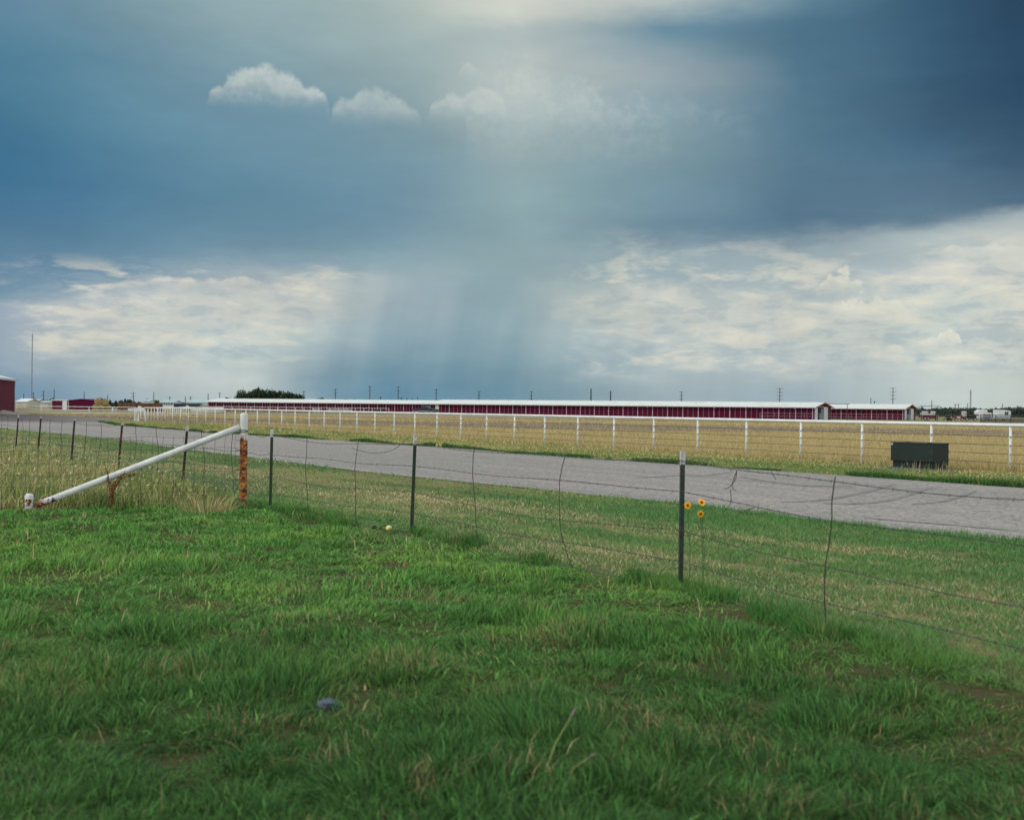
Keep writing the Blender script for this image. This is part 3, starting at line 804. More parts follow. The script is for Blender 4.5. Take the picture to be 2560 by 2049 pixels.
# clips where the cables meet the nearer posts
c0 = None
for i in range(-3, 14):
    x_, y_ = WP(i)
    for z_ in (.99, .745, .5, .255):
        if c0 is None:
            c0 = MB().box(-.07, .01, -.01, .01, -.014, .014).build('cable_clip', M['white_trim'], None); c = c0
        else:
            c = c0.copy(); COL.objects.link(c)
        c.parent = wf; c.location = Vector((x_, y_ - .05, z_)) - Vector(wf.location)

def end_frame(px0, px1, Y, ztop, label):
    """white ladder shaped end frame carrying a board with a stepped top"""
    xa, xb = XA(px0, Y), XA(px1, Y); w = xb - xa
    t = empty('fence_end_frame', (xa, Y, 0), label, 'fence frame', 'white fence end frames')
    s = w * .5
    for q in (0, .5, 1.0):
        MB().tube([(xa + w * q, Y - (.5 if q == .5 else 0), -.1), (xa + w * q, Y - (.5 if q == .5 else 0), ztop - .30)], .055, 8).build('post', M['white_pipe'], t)
    for k in range(5):
        z_ = .10 + k * (ztop - .62) / 4.2
        MB().tube([(xa, Y, z_), (xa + s, Y - .5, z_)], .032, 6).build('rung', M['white_pipe'], t)
    MB().box(xa - w * .45, xa + w * .02, Y - .62, Y - .56, ztop - .44, ztop - .20).build('side_board', M['white_pipe'], t)
    MB().box(xa + w * .06, xb + .06, Y - .60, Y - .54, ztop - .46, ztop - .16).build('board', M['white_pipe'], t)
    MB().box(xa + w * .45, xa + w * .76, Y - .598, Y - .542, ztop - .158, ztop + .02).build('board_top', M['white_pipe'], t)
    return t
end_frame(337, 364, 112, 1.43, 'white ladder like end frame with stepped board at the near left corner of the paddock')
end_frame(459, 478, 174, 1.55, 'white end frame with stepped board farther off along the paddock')
def lerp_pts(a, b_, step):
    L = math.hypot(b_[0] - a[0], b_[1] - a[1]); n = max(2, int(L / step))
    return [(a[0] + (b_[0] - a[0]) * i / n, a[1] + (b_[1] - a[1]) * i / n) for i in range(n + 1)]
pipe_fence(lerp_pts((XA(352, 114), 114), (XA(459, 174), 174), 3.6), 'white pipe fence on the left side of the paddock between two end frames', 1.25, (1.27,), .05, .05, (), mat='white_pipe')
pipe_fence(lerp_pts((XA(478, 174), 174), (XA(558, 285), 285), 3.2), 'white pipe fence of close set posts receding towards the left barn end', 1.3, (1.32, .75), .05, .055, (), mat='white_pipe')
pipe_fence(lerp_pts((XA(558, 285), 285), (XA(972, 302), 302), 2.1), 'white pipe fence in front of the far left barn', 1.32, (1.34,), .05, .05, (), mat='white_pipe')
pipe_fence(lerp_pts((XA(42, 168), 168), (XA(340, 172), 172), 2.9), 'white three rail pipe fence in front of the small red shed and hay', 1.16, (1.18, .72, .28), .05, .05, (), mat='white_pipe')
def gate(px0, px1, Y, h, label, mat='white_pipe', n=4):
    xa, xb = XA(px0, Y), XA(px1, Y)
    t = empty('pipe_gate', (xa, Y, 0), label, 'gate', 'white stock gates')
    f = MB()
    for q in (xa, xb): f.tube([(q, Y, .05), (q, Y, h)], .05, 6)
    f.build('gate_frame', M[mat], t)
    b_ = MB()
    for k in range(n): b_.tube([(xa, Y, .2 + k * (h - .2) / (n - 1)), (xb, Y, .2 + k * (h - .2) / (n - 1))], .04, 6)
    b_.build('gate_bars', M[mat], t)
    m_ = MB(); 
    for k in (1, 2, 3): m_.tube([(xa + (xb - xa) * k / 4, Y, .25), (xa + (xb - xa) * (k / 4 + .06), Y, h * .8)], .035, 6)
    m_.build('gate_uprights', M[mat], t)
gate(784, 799, 303, 1.1, 'short white barred gate in front of the far left barn, left of the other gates')
gate(820, 862, 304, 1.05, 'long low white gate in front of the far left barn, middle one of three')
gate(864, 880, 303, 1.3, 'white gate panel in front of the far left barn, nearest the black trough')
tr = empty('stock_trough', (XA(950, 306), 306, 0), 'dark stock trough behind the end of the white fence by the far left barn', 'trough')
xt = XA(950, 306)
MB().box(xt - 1.2, xt + 1.1, 305.5, 306.8, .0, .95).build('tank', M['dark_iron'], tr, bevel=.05)
MB().box(xt - .15, xt + .8, 305.8, 306.6, .955, 1.5).build('feeder_box', M['dark_iron'], tr, bevel=.04)

# ------------------------------------------------------------------ transformer cabinet
DF = Vector((.54, -.84, 0)).normalized(); DS = Vector((.84, .54, 0)).normalized()
C0 = Vector((*G(2226, 1171), 0))
sc_ = C0.y / 33.0
tb = empty('transformer_cabinet', C0, 'dark green electrical transformer cabinet beside the white fence', 'utility box')
def cf(l, n, z): p = C0 + DF * l + DS * n; return (p.x, p.y, z)
LL, DD, HT = 1.48, .66, .745
MB().fbox(cf, -.06, LL + .06, -.06, DD + .06, -.05, .055).build('pad', M['pad'], tb)
MB().fbox(cf, .05, LL, .05, DD - .02, .056, .24).build('base_box', M['cab_dark'], tb)
MB().fbox(cf, 0, LL, 0, DD, .241, HT).build('cabinet_body', M['cabinet'], tb, bevel=.012)
MB().fbox(cf, -.012, LL + .012, -.012, DD + .012, HT + .001, HT + .028).build('lid', M['cabinet'], tb, bevel=.008)
MB().fbox(cf, .60, .90, .035, .049, .10, .235).build('hasp_plate', M['dark_iron'], tb)
MB().fbox(cf, .575, .605, .015, .034, .13, .20).build('padlock', M['truck_silver'], tb)
MB().fbox(cf, .015, .085, -.004, -.001, HT - .05, HT - .005).build('sticker', M['white_trim'], tb)
hg = MB()
for q in (.5, 1.25): hg.fbox(cf, q - .05, q + .05, .1, .2, HT + .029, HT + .05)
hg.build('lid_hinges', M['cabinet'], tb)
# weeds in front of it
wx, wy = [], []
for k in range(150):
    l = random.uniform(-.3, LL + .35); n = random.uniform(-.35, -.08)
    if random.random() < .35: l = LL + random.uniform(.08, .3); n = random.uniform(0, DD)
    p = cf(l, n, 0); wx.append(p[0]); wy.append(p[1])
wx = np.array(wx); wy = np.array(wy)
blades('cabinet_weeds', wx, wy, rng.uniform(.06, .42, len(wx)) ** 1.2, np.full(len(wx), .011), rng.normal(0, .05, len(wx)), rng.normal(0, .05, len(wx)),
       grass_mat('weed_blades', ((.05, .09, .03), (.12, .15, .05), (.2, .19, .08)), (.38, .33, .19), .25, 2.0), 'thin weeds growing against the dark green cabinet', 'weeds')

# ------------------------------------------------------------------ barns
def barn(O, ldir, L, W, he, hr, label, left_over=.6, bay=3.66, ends=True, lamps=(), frontpanel=False, over=.8):
    ld = Vector((*ldir, 0)).normalized(); nd = Vector((-ld.y, ld.x, 0))
    if nd.y < 0: nd = -nd
    O = Vector((*O, 0))
    def fr(l, n, z): p = O + ld * l + nd * n; return (p.x, p.y, z)
    t = empty('stable_barn', O, label, 'barn', 'long red stable barns')
    hm = W / 2
    w = MB()
    poly = [fr(0, 0, 0), fr(0, W, 0), fr(0, W, he), fr(0, hm, hr - .14), fr(0, 0, he)]
    w.prism(poly, ld * L); w.build('wall', M['red_wall'], t)
    rf = MB(); sl = (hr - he) / hm; tk = .10
    def slab(n0, z0, n1, z1):
        rf.hexa([fr(-.5, n0, z0), fr(L + left_over, n0, z0), fr(L + left_over, n1, z1), fr(-.5, n1, z1), fr(-.5, n0, z0 + tk), fr(L + left_over, n0, z0 + tk), fr(L + left_over, n1, z1 + tk), fr(-.5, n1, z1 + tk)])
    slab(-over, he - over * sl, hm, hr); slab(W + over, he - over * sl, hm, hr)
    ro = rf.build('roof', M['white_metal'], t)
    ev = he - over * sl
    MB().fbox(fr, -.5, L + left_over, -over - .03, -over - .002, ev - .09, ev + .08).build('eave_gutter', M['white_trim'], ro)
    rk = MB()
    for n0, n1 in ((-over, hm), (W + over, hm)):
        a = Vector(fr(-.53, n0, ev - .16)); b_ = Vector(fr(-.53, n1, hr - .16)); e = ld * -.05
        rk.hexa([a, a + e, b_ + e, b_, a + Vector((0, 0, .22)), a + e + Vector((0, 0, .22)), b_ + e + Vector((0, 0, .22)), b_ + Vector((0, 0, .22))])
    rk.build('rake_board', M['red_trim'], ro)
    # battens and posts on the long wall
    n = int(L / bay); bt = MB()
    for i in range(n + 1):
        l = i * bay + .35
        if l < L: MB().fbox(fr, l - .065, l + .065, -.075, -.002, 0, he - .22).build('wall_post', M['white_trim'], t)
        for q in (1, 2):
            m_ = l + bay * q / 3
            if m_ < L: bt.fbox(fr, m_ - .04, m_ + .04, -.035, -.002, .02, he - .30)
    bt.build('door_battens', M['gray_trim'], t)
    MB().fbox(fr, 0, L, -.05, -.002, he - .215, he - .10).build('head_rail', M['gray_trim'], t)
    MB().fbox(fr, 0, L, -.03, -.002, .0, .10).build('sill_board', M['dark_iron'], t)
    for l in lamps:
        lo = MB(); lo.fbox(fr, l - .05, l + .05, -.45, -.08, he - .38, he - .30); lo.fbox(fr, l - .12, l + .12, -.60, -.36, he - .46, he - .381)
        lo.build('wall_lamp', M['camper'], t)
    if ends:     # the gable end with its sliding doors
        z1 = he - .02
        def eb(n0, n1, z0, z1_, l0=-.06, l1=-.002): return MB().fbox(fr, l0, l1, n0, n1, z0, z1_)
        W0 = W / 13.0
        eb(.25, 2.3 * W0, .05, z1).build('white_panel', M['white_metal'], t)
        eb(7.2 * W0, 10.4 * W0, .05, z1).build('white_panel', M['white_metal'], t)
        eb(2.36 * W0, 7.14 * W0, .0, z1, -.03).build('doorway_shade_panel', M['doorway_shade'], t)  # flat dark panel; the shade of the opening is put into its colour
        dr = eb(4.0 * W0, 6.9 * W0, .02, 1.25, -.058, -.032).build('half_door', M['door_blue'], t)
        eb(5.0 * W0, 6.7 * W0, 1.26, z1 - .3, -.057, -.033).build('door_window', M['blue_wall'], t)
        eb(.0, 11.2 * W0, z1 + .005, z1 + .10, -.09).build('door_track', M['white_trim'], t)
    if frontpanel:
        MB().fbox(fr, L - 1.15, L - .06, -.085, -.0765, .0, he - .08).build('white_panel', M['white_metal'], t)
    return fr
YB = 251.0
O1 = (XA(2036, YB), YB)
Lend = (XA(1088, 299), 299)
d1v = Vector((Lend[0] - O1[0], Lend[1] - O1[1])); L1 = d1v.length; d1n = d1v.normalized()
print('barn1', L1, d1n)
fb1 = barn(O1, d1n, L1, 13, 2.72, 3.68, 'long red stable barn with white roof in the middle, behind the dark pickup', left_over=2.2, lamps=[4, 22, 38, 55, 71], frontpanel=True)
O3 = (XA(2261, 283), 283)
fb3 = barn(O3, d1n, 70, 13, 2.72, 3.72, 'red stable barn with white roof set back on the right, its far end hidden', lamps=[4, 24])
YL = 352
OL = (XA(519, YL), YL); dR = Vector((.913, -.409)).normalized()
LB = 86.0
O2 = (OL[0] + dR.x * LB, OL[1] + dR.y * LB)
fb2 = barn(O2, (-dR.x, -dR.y), LB, 12, 2.75, 3.62, 'far left red stable barn with white roof, below the dark trees', left_over=.6, bay=2.75, ends=False)

def simple_building(name, px0, px1, Y, zw, zr, depth, wallm, roofm, label, group=None, ridge='x', extra=None, cat='building', over=.3):
    x0, x1 = XA(px0, Y), XA(px1, Y)
    t = empty(name, ((x0 + x1) / 2, Y, 0), label, cat, group)
    if ridge == 'x':
        ym = Y + depth / 2
        MB().prism([(x0, Y, 0), (x0, Y + depth, 0), (x0, Y + depth, zw), (x0, ym, zr - .1), (x0, Y, zw)], (x1 - x0, 0, 0)).build('wall', M[wallm], t)
        r = MB()
        for ya in (Y - over, Y + depth + over):
            r.hexa([(x0 - over, ya, zw - .05), (x1 + over, ya, zw - .05), (x1 + over, ym, zr), (x0 - over, ym, zr), (x0 - over, ya, zw + .08), (x1 + over, ya, zw + .08), (x1 + over, ym, zr + .13), (x0 - over, ym, zr + .13)])
        r.build('roof', M[roofm], t)
    else:
        xm = (x0 + x1) / 2
        MB().prism([(x0, Y, 0), (x1, Y, 0), (x1, Y, zw), (xm, Y, zr - .1), (x0, Y, zw)], (0, depth, 0)).build('wall', M[wallm], t)
        r = MB()
        for xa in (x0 - over, x1 + over):
            r.hexa([(xa, Y - over, zw - .05), (xa, Y + depth + over, zw - .05), (xm, Y + depth + over, zr), (xm, Y - over, zr), (xa, Y - over, zw + .08), (xa, Y + depth + over, zw + .08), (xm, Y + depth + over, zr + .13), (xm, Y - over, zr + .13)])
        r.build('roof', M[roofm], t)
    return t, x0, x1

# big red barn cut by the left edge of the picture, and the gravel heap in front of it
YR = 178.0
xr = XA(37, YR); ztop = ZA(37, 950, YR)
BD = Vector((.222, -.975, 0)).normalized(); BN = Vector((-BD.y * -1, BD.x * -1, 0)).normalized()   # wall runs towards us; BN points away from the yard
BN = Vector((-.975, -.222, 0))
def bfr(l, n, z): p = Vector((xr, YR, 0)) + BD * l + BN * n; return (p.x, p.y, z)
rbm = red_metal('big_barn_metal', (.105, .0035, .030), (.222, -.975), 1.05)
bb = empty('metal_barn', (xr, YR, 0), 'tall dark red metal barn at the left edge with white corner trim', 'barn')
MB().prism([bfr(0, 0, 0), bfr(0, 16, 0), bfr(0, 16, ztop), bfr(0, 8, ztop + 1.9), bfr(0, 0, ztop)], BD * 30).build('wall', rbm, bb)
r_ = MB()
for na, nb2 in ((-.3, 8), (16.3, 8)):
    za = ztop - .06; zb = ztop + 1.92
    r_.hexa([bfr(-.3, na, za), bfr(30.3, na, za), bfr(30.3, nb2, zb), bfr(-.3, nb2, zb), bfr(-.3, na, za + .16), bfr(30.3, na, za + .16), bfr(30.3, nb2, zb + .16), bfr(-.3, nb2, zb + .16)])
r_.build('roof', M['white_metal'], bb)
MB().fbox(bfr, -.32, 30.3, -.38, -.302, ztop - .18, ztop + .12).build('eave_gutter', M['white_trim'], bb)
MB().fbox(bfr, -.03, .30, -.05, -.002, 0, ztop - .05).build('corner_trim', M['white_trim'], bb)
gp = MB(); xs_ = np.linspace(-11, 3.6, 24); ysl = np.linspace(-5, 5, 12)
vs = []
for a in xs_:
    for b_ in ysl:
        hh = 1.15 * np.clip((3.2 - a) / 5.5, 0, 1) * np.clip(1 - (b_ / 5) ** 2, 0, 1) + .12 * (fbm(np.array([a * 1.2]), np.array([b_ * 1.2]), 3)[0] - .5) * np.clip(1 - (b_ / 5) ** 2, 0, 1)
        vs.append((xr + a + 1.6 - b_ * .22, 170 + b_, max(-.02, float(hh))))
nb = len(ysl)
gp.add(vs, [(i * nb + j, (i + 1) * nb + j, (i + 1) * nb + j + 1, i * nb + j + 1) for i in range(len(xs_) - 1) for j in range(nb - 1)])
tag(gp.build('gravel_heap', M['earth'], smooth=True), 'low sloping heap of pale gravel banked against the big red barn', 'gravel heap')

# small red shed with a white door
YS = 300
t, x0, x1 = simple_building('red_shed', 170, 235, YS, ZA(200, 1001.5, YS), ZA(204, 998, YS), 9, 'red_wall', 'white_metal', 'small red metal shed with white sliding door left of the hay bales', ridge='y', cat='shed', over=.15)
M['shed_red'] = red_metal('shed_red_metal', (.085, .005, .026), (1, 0), 2.5)
t.children[0].data.materials[0] = M['shed_red']
xa = XA(122, YS + 1); xb = x0
zl = ZA(140, 1001, YS)
MB().prism([(xb - .004, YS + .0, 0), (xa, YS + 3.0, 0), (xa, YS + 9, 0), (xb - .004, YS + 9, 0)], (0, 0, zl)).build('side_wing', M['red_wall'], t)
MB().prism([(xb - .004, YS - .1, zl + .002), (xa - .2, YS + 2.9, zl + .002), (xa - .2, YS + 9, zl + .002), (xb - .004, YS + 9, zl + .002)], (0, 0, .22)).build('wing_roof', M['white_metal'], t)
q0 = Vector((xb, YS, 0)); q1 = Vector((xa, YS + 3.0, 0)); e_ = Vector((-.03, -.09, 0))
def onw(k): return q0.lerp(q1, k)
MB().prism([onw(.06) + e_, onw(.33) + e_, onw(.33) + e_ * .1, onw(.06) + e_ * .1], (0, 0, zl - .05)).build('sliding_door', M['white_metal'], t)
MB().box(x0 + .0, x0 + .16, YS - .04, YS - .002, 0, zl).build('corner_trim', M['white_trim'], t)
MB().prism([onw(.985) + e_, onw(.999) + e_, onw(.999) + e_ * .1, onw(.985) + e_ * .1], (0, 0, zl)).build('corner_trim', M['white_trim'], t)

# round hay bales
def round_bale(px, Y, z0, r, label, wrap=False, yaw=.25):
    x_ = XA(px, Y); c = Vector((x_, Y, z0 + r))
    t = empty('round_bale', (x_, Y, z0), label, 'hay bale', 'round hay bales')
    ax = Vector((math.sin(yaw), -math.cos(yaw), 0)); L = 1.3
    pts = [c - ax * L * .5, c - ax * L * .46, c, c + ax * L * .46, c + ax * L * .5]; 
    MB().tube(pts, [r * .9, r, r * 1.01, r, r * .9], 22).build('bale_roll', M['hay'], t)
    if wrap:
        MB().tube([c - ax * L * .44, c + ax * L * .42], r * 1.025, 22, cap=False).build('net_wrap', M['twine'], t)
RB = .78
round_bale(245, 272, 1.38, RB, 'round hay bale on top of the pile, nearest the shed')
round_bale(262.5, 272, 1.32, RB, 'round hay bale with pale green wrap on top of the pile', wrap=True)
round_bale(239, 271, 0, RB, 'round hay bale at the bottom left of the pile', yaw=.35)
round_bale(253.5, 272, 0, RB, 'round hay bale at the bottom middle of the pile')
round_bale(269, 272.5, 0, RB, 'round hay bale at the bottom right of the pile')
# long stack of brown square bales
YK = 285; xk0 = XA(294, YK); xk1 = XA(400, YK); nb_ = 9; wbl = (xk1 - xk0) / nb_
proto = None
for r in range(2):
    for i in range(nb_):
        if proto is None:
            proto = MB().box(0, wbl - .03, 0, 2.3, 0, .98).build('square_bale', M['hay_brown'], bevel=.08)
            b_ = proto
        else:
            b_ = proto.copy(); COL.objects.link(b_)
        b_.location = (xk0 + i * wbl + random.uniform(-.02, .02), YK + random.uniform(-.12, .12), r * .985)
        tag(b_, 'big brown square hay bale in the top layer of the long stack' if r else 'big brown square hay bale in the bottom layer of the long stack', 'hay bale', 'brown hay stack')

# ------------------------------------------------------------------ distant buildings on the left
simple_building('house', 39, 66, 420, ZA(50, 1004, 420), ZA(50, 996.5, 420), 12, 'beige_wall', 'camper', 'white roofed low building just right of the big red barn', 'distant buildings')
simple_building('house', 70, 92, 520, ZA(80, 1003, 520), ZA(80, 998, 520), 12, 'blue_wall', 'grey_roof', 'small grey roofed house below the tall radio mast', 'distant buildings')
simple_building('house', 95, 121, 470, ZA(110, 1006, 470), ZA(110, 1002, 470), 12, 'beige_wall', 'grey_roof', 'low pale building left of the small red shed', 'distant buildings')
simple_building('house', 358, 372, 480, ZA(365, 1003, 480), ZA(365, 999, 480), 10, 'camper', 'teal_roof', 'small white house showing above the brown hay stack', 'distant buildings')
t, x0, x1 = simple_building('long_shed', 400, 434, 470, ZA(417, 1006, 470), ZA(417, 1001, 470), 12, 'camper', 'teal_roof', 'white walled shed with pale roof and row of dark windows', 'distant buildings')
for k in range(5):
    q = x0 + (x1 - x0) * (k + .6) / 5.4
    MB().box(q - .35, q + .35, 469.95, 469.998, ZA(417, 1012, 470), ZA(417, 1008, 470)).build('window', M['glass_dark'], t)
simple_building('long_shed', 434, 490, 440, ZA(460, 1010, 440), ZA(460, 1008.5, 440), 12, 'navy_wall', 'navy_wall', 'long low navy blue shed', 'distant buildings')
simple_building('long_shed', 466, 519, 500, ZA(490, 1006.5, 500), ZA(490, 1000, 500), 16, 'beige_wall', 'teal_roof', 'large shed with pale teal roof left of the far barn', 'distant buildings')
simple_building('long_shed', 488, 519, 445, ZA(505, 1011.5, 445), ZA(505, 1010.5, 445), 8, 'beige_wall', 'beige_wall', 'low beige building beside the navy blue shed', 'distant buildings')

# ------------------------------------------------------------------ pickup truck
def truck():
    Y = 288; xc = XA(1064, Y); SZ = 1.17
    t = empty('pickup_truck', (xc, Y, 0), 'dark blue pickup truck with silver lower body parked by the barn', 'truck')
    ax = Vector((.95, -.31, 0)).normalized(); sd = Vector((.31, .95, 0)).normalized()      # nose to the right and a little towards us
    O = Vector((xc, Y, 0))
    def fr(l, n, z): p = O + ax * l * SZ + sd * n * SZ; return Vector((p.x, p.y, z * SZ))
    W = .92
    prof = [(-2.65, .62), (2.45, .62), (2.55, .95), (2.45, 1.12), (1.15, 1.22), (.55, 1.24), (-.75, 1.22), (-2.65, 1.18)]
    MB().prism([fr(l, -W, z) for l, z in prof], sd * 2 * W * SZ).build('body', M['truck_blue'], t, bevel=.05)
    MB().prism([fr(l, -W - .012, z) for l, z in ((-2.62, .60), (2.4, .60), (2.42, .80), (-2.62, .80))], sd * (2 * W + .024) * SZ).build('lower_trim', M['truck_silver'], t)
    cab = [(-.80, 1.221), (1.05, 1.225), (.35, 1.82), (-.62, 1.84)]
    cb_ = MB().prism([fr(l, -W + .10, z) for l, z in cab], sd * (2 * W - .2) * SZ).build('cab', M['truck_blue'], t, bevel=.04)
    MB().prism([fr(l, -W + .092, z) for l, z in ((-.58, 1.30), (.12, 1.30), (.06, 1.74), (-.52, 1.76))], sd * (2 * W - .184) * SZ).build('side_window', M['glass_dark'], cb_)
    MB().prism([fr(l, -W + .091, z) for l, z in ((.18, 1.30), (.86, 1.30), (.38, 1.73), (.13, 1.74))], sd * (2 * W - .182) * SZ).build('front_window', M['glass_dark'], cb_)
    a, b_ = fr(1.03, 0, 1.25), fr(.39, 0, 1.80); off = Vector((.02, 0, .02))
    MB().hexa([fr(1.02, -.75, 1.27), fr(1.04, -.75, 1.27), fr(1.04, .75, 1.27), fr(1.02, .75, 1.27), fr(.40, -.7, 1.79), fr(.43, -.7, 1.79), fr(.43, .7, 1.79), fr(.40, .7, 1.79)]).build('windscreen', M['glass_dark'], cb_)
    MB().prism([fr(2.56, -.6, z) for z in (.72, 1.02)] + [fr(2.56, .6, z) for z in (1.02, .72)], ax * .03).build('grille', M['dark_iron'], t)
    for s in (-1, 1):
        MB().prism([fr(2.54, s * .78 - .12, .85), fr(2.54, s * .78 + .12, .85), fr(2.54, s * .78 + .12, 1.05), fr(2.54, s * .78 - .12, 1.05)], ax * .05).build('headlight', M['chrome'], t)
    MB().prism([fr(2.58, -.95, .48), fr(2.58, .95, .48), fr(2.58, .95, .70), fr(2.58, -.95, .70)], ax * .12).build('bumper', M['chrome'], t)
    MB().prism([fr(.78, -W - .18, 1.28), fr(.9, -W - .18, 1.28), fr(.9, -W - .18, 1.46), fr(.78, -W - .18, 1.46)], sd * .2).build('mirror', M['dark_iron'], t)
    for l in (-1.65, 1.70):
        for s in (-1, 1):
            c = fr(l, s * .84, .39)
            w = MB().tube([c - sd * .15, c + sd * .15], .39 * SZ, 20).build('wheel', M['tyre'], t)
            MB().tube([c + sd * s * .1505, c + sd * s * .17], .22 * SZ, 14).build('rim', M['rim'], w)
truck()

# ------------------------------------------------------------------ yard clutter on the right
def wheel(parent, c, axis, r, w=.2, mat='tyre', rimm='rim'):
    c = Vector(c); axis = Vector(axis).normalized()
    o = MB().tube([c - axis * w / 2, c + axis * w / 2], r, 16).build('wheel', M[mat], parent)
    MB().tube([c - axis * (w / 2 + .012), c - axis * (w / 2 + .001)], r * .55, 12).build('rim', M[rimm], o)
Y = 275
x0, x1 = XA(2304, Y), XA(2345, Y)
t = empty('stock_trailer', ((x0 + x1) / 2, Y, 0), 'dark red flatbed trailer with white load beside the right barn', 'trailer')
MB().box(x0, x1, Y, Y + 2.2, .72, 1.28).build('bed', M['dark_red'], t)
MB().box(x0 + .3, x1 - 1.4, Y + .2, Y + 1.9, 1.285, 1.5).build('white_load', M['camper'], t, bevel=.05)
MB().box(x0 + .1, x1, Y + .5, Y + .62, .45, .715).build('chassis', M['dark_iron'], t)
for q in (.55, 1.25): wheel(t, (x0 + q + .3, Y + .05, .38), (0, 1, 0), .38)
MB().box(x1 - .25, x1 - .05, Y + .9, Y + 1.1, .0, .715).build('stand', M['dark_red'], t)

Y = 270; xc = XA(2371, Y)
t = empty('farm_plough', (xc, Y, 0), 'dark iron farm implement on the grass between the trailers', 'farm implement')
MB().tube([(xc - 1.1, Y, .15), (xc - .5, Y, .9), (xc + .2, Y, 1.1)], .09, 8).build('beam', M['dark_iron'], t)
MB().ball((xc + .0, Y, .75), (.5, .4, .5), 10, 6, .3).build('hopper', M['dark_iron'], t)
MB().tube([(xc + .3, Y, 1.0), (xc + .35, Y, 1.75)], .12, 8).build('seat_post', M['dark_iron'], t)
MB().tube([(xc + .6, Y, .25), (xc + 1.0, Y, .9), (xc + 1.8, Y, 1.15)], .06, 8).build('drawbar', M['dark_iron'], t)
for q in (-.25, .45): wheel(t, (xc + q, Y - .45, .35), (0, 1, 0), .35, .1, 'dark_iron', 'dark_iron')
Y = 266
x0, x1 = XA(2387, Y), XA(2408, Y)
t = empty('farm_wagon', ((x0 + x1) / 2, Y, 0), 'small bright red farm wagon with open frame', 'wagon')
MB().box(x0, x1, Y, Y + 1.3, .55, .72).build('deck', M['red_wagon'], t)
MB().box(x0 + .1, x0 + .3, Y, Y + 1.3, .725, 1.3).build('end_rack', M['red_wagon'], t)
MB().box(x1 - .3, x1 - .1, Y, Y + 1.3, .725, 1.35).build('end_rack', M['red_wagon'], t)
MB().box(x0 + .7, x1 - .5, Y + .3, Y + 1.0, .725, 1.05).build('load', M['camper'], t)
for q in (x0 + .25, x1 - .25): wheel(t, (q, Y - .05, .33), (0, 1, 0), .33, .16)
Y = 268
x0, x1 = XA(2413, Y), XA(2441, Y)
t = empty('utility_trailer', ((x0 + x1) / 2, Y, 0), 'low black utility trailer with tall side posts', 'trailer')
MB().box(x0, x1, Y, Y + 1.6, .45, 1.05).build('bed', M['dark_iron'], t)
pm = MB()
for k in range(6): pm.box(x0 + (x1 - x0 - .08) * k / 5, x0 + (x1 - x0 - .08) * k / 5 + .08, Y - .06, Y - .002, .4, 1.45)
pm.build('side_posts', M['dark_iron'], t)
for q in (x0 + .35, x1 - .35): wheel(t, (q, Y - .1, .36), (0, 1, 0), .36)

Y = 282
x0, x1 = XA(2444, Y), XA(2480, Y); 
t = empty('horse_trailer', ((x0 + x1) / 2, Y, 0), 'white horse trailer with rounded nose', 'trailer')
zt = ZA(2460, 1024, Y)
prof = [(x0 + .7, .5), (x1, .5), (x1, zt * .74), (x0 + 2.4, zt * .76), (x0 + 2.35, zt), (x0 + .7, zt), (x0 + .12, zt * .86), (x0, zt * .62), (x0 + .5, zt * .5)]
MB().prism([(a, Y, z) for a, z in prof], (0, 2.3, 0)).build('body', M['camper'], t, bevel=.08)
sl = MB()
for k in range(3): sl.box(x0 + 1.3, x1 - .2, Y - .02, Y - .002, .8 + k * .38, .95 + k * .38)
sl.build('side_slats', M['grey_pipe'], t)
for q in (.45, 1.2): wheel(t, (x1 - q, Y - .02, .36), (0, 1, 0), .36)
Y = 290
x0, x1 = XA(2491, Y), XA(2528, Y); zt = ZA(2508, 1024.5, Y)
t = empty('camper_trailer', ((x0 + x1) / 2, Y, 0), 'white camper trailer with two dark windows', 'camper')
prof = [(x0, .55), (x1 - .3, .55), (x1, 1.2), (x1 - .05, zt * .9), (x1 - 1.6, zt), (x0 + .1, zt)]
MB().prism([(a, Y, z) for a, z in prof], (0, 2.3, 0)).build('body', M['camper'], t, bevel=.08)
for px in (2514, 2519): 
    q = XA(px, Y); MB().box(q - .2, q + .2, Y - .03, Y - .002, 1.5, 2.3).build('window', M['glass_dark'], t)
MB().box(x0 + .1, x1 - .4, Y - .02, Y - .002, .9, 1.0).build('stripe', M['grey_pipe'], t)
wheel(t, ((x0 + x1) / 2, Y - .02, .36), (0, 1, 0), .36)

# thin grey rail fence in front of the two right hand barns, dark corral panels, overhead gate frames
Yq = 244
pipe_fence(lerp_pts((XA(1900, Yq), Yq), (XA(2452, 246), 246), 3.0), 'thin grey pipe fence in front of the right end of the barns', 1.33, (1.35, .75), .028, .03, (), 'pipe corral fences', mat='grey_pipe', name='corral_fence')
Yq = 236
pipe_fence(lerp_pts((XA(2452, Yq), Yq), (XA(2640, Yq), Yq), 2.6), 'dark steel corral panels in front of the white trailers', 1.45, (1.45, 1.12, .82, .56, .34, .14), .075, .09, (), 'pipe corral fences', mat='dark_pipe', name='corral_fence')
def arch(pxa, pxb, pya, Y, label, dark='dark_red'):
    xa, xb = XA(pxa, Y), XA(pxb, Y); z = ZA(pxb, pya, Y)
    t = empty('gate_arch', (xa, Y, 0), label, 'gate frame', 'overhead gate frames')
    for q in (xa + .5, xb - .5): MB().tube([(q, Y, -.1), (q, Y, z)], .07, 8).build('post', M[dark], t)
    MB().box(xa, xb, Y - .08, Y + .08, z + .001, z + .11).build('crossbar', M[dark], t)
arch(2298, 2350, 1016, 262, 'tall thin gate frame over the flatbed trailer', 'dark_iron')
arch(2058, 2124, 1010.6, 259, 'dark red overhead gate frame between the two right hand barns')

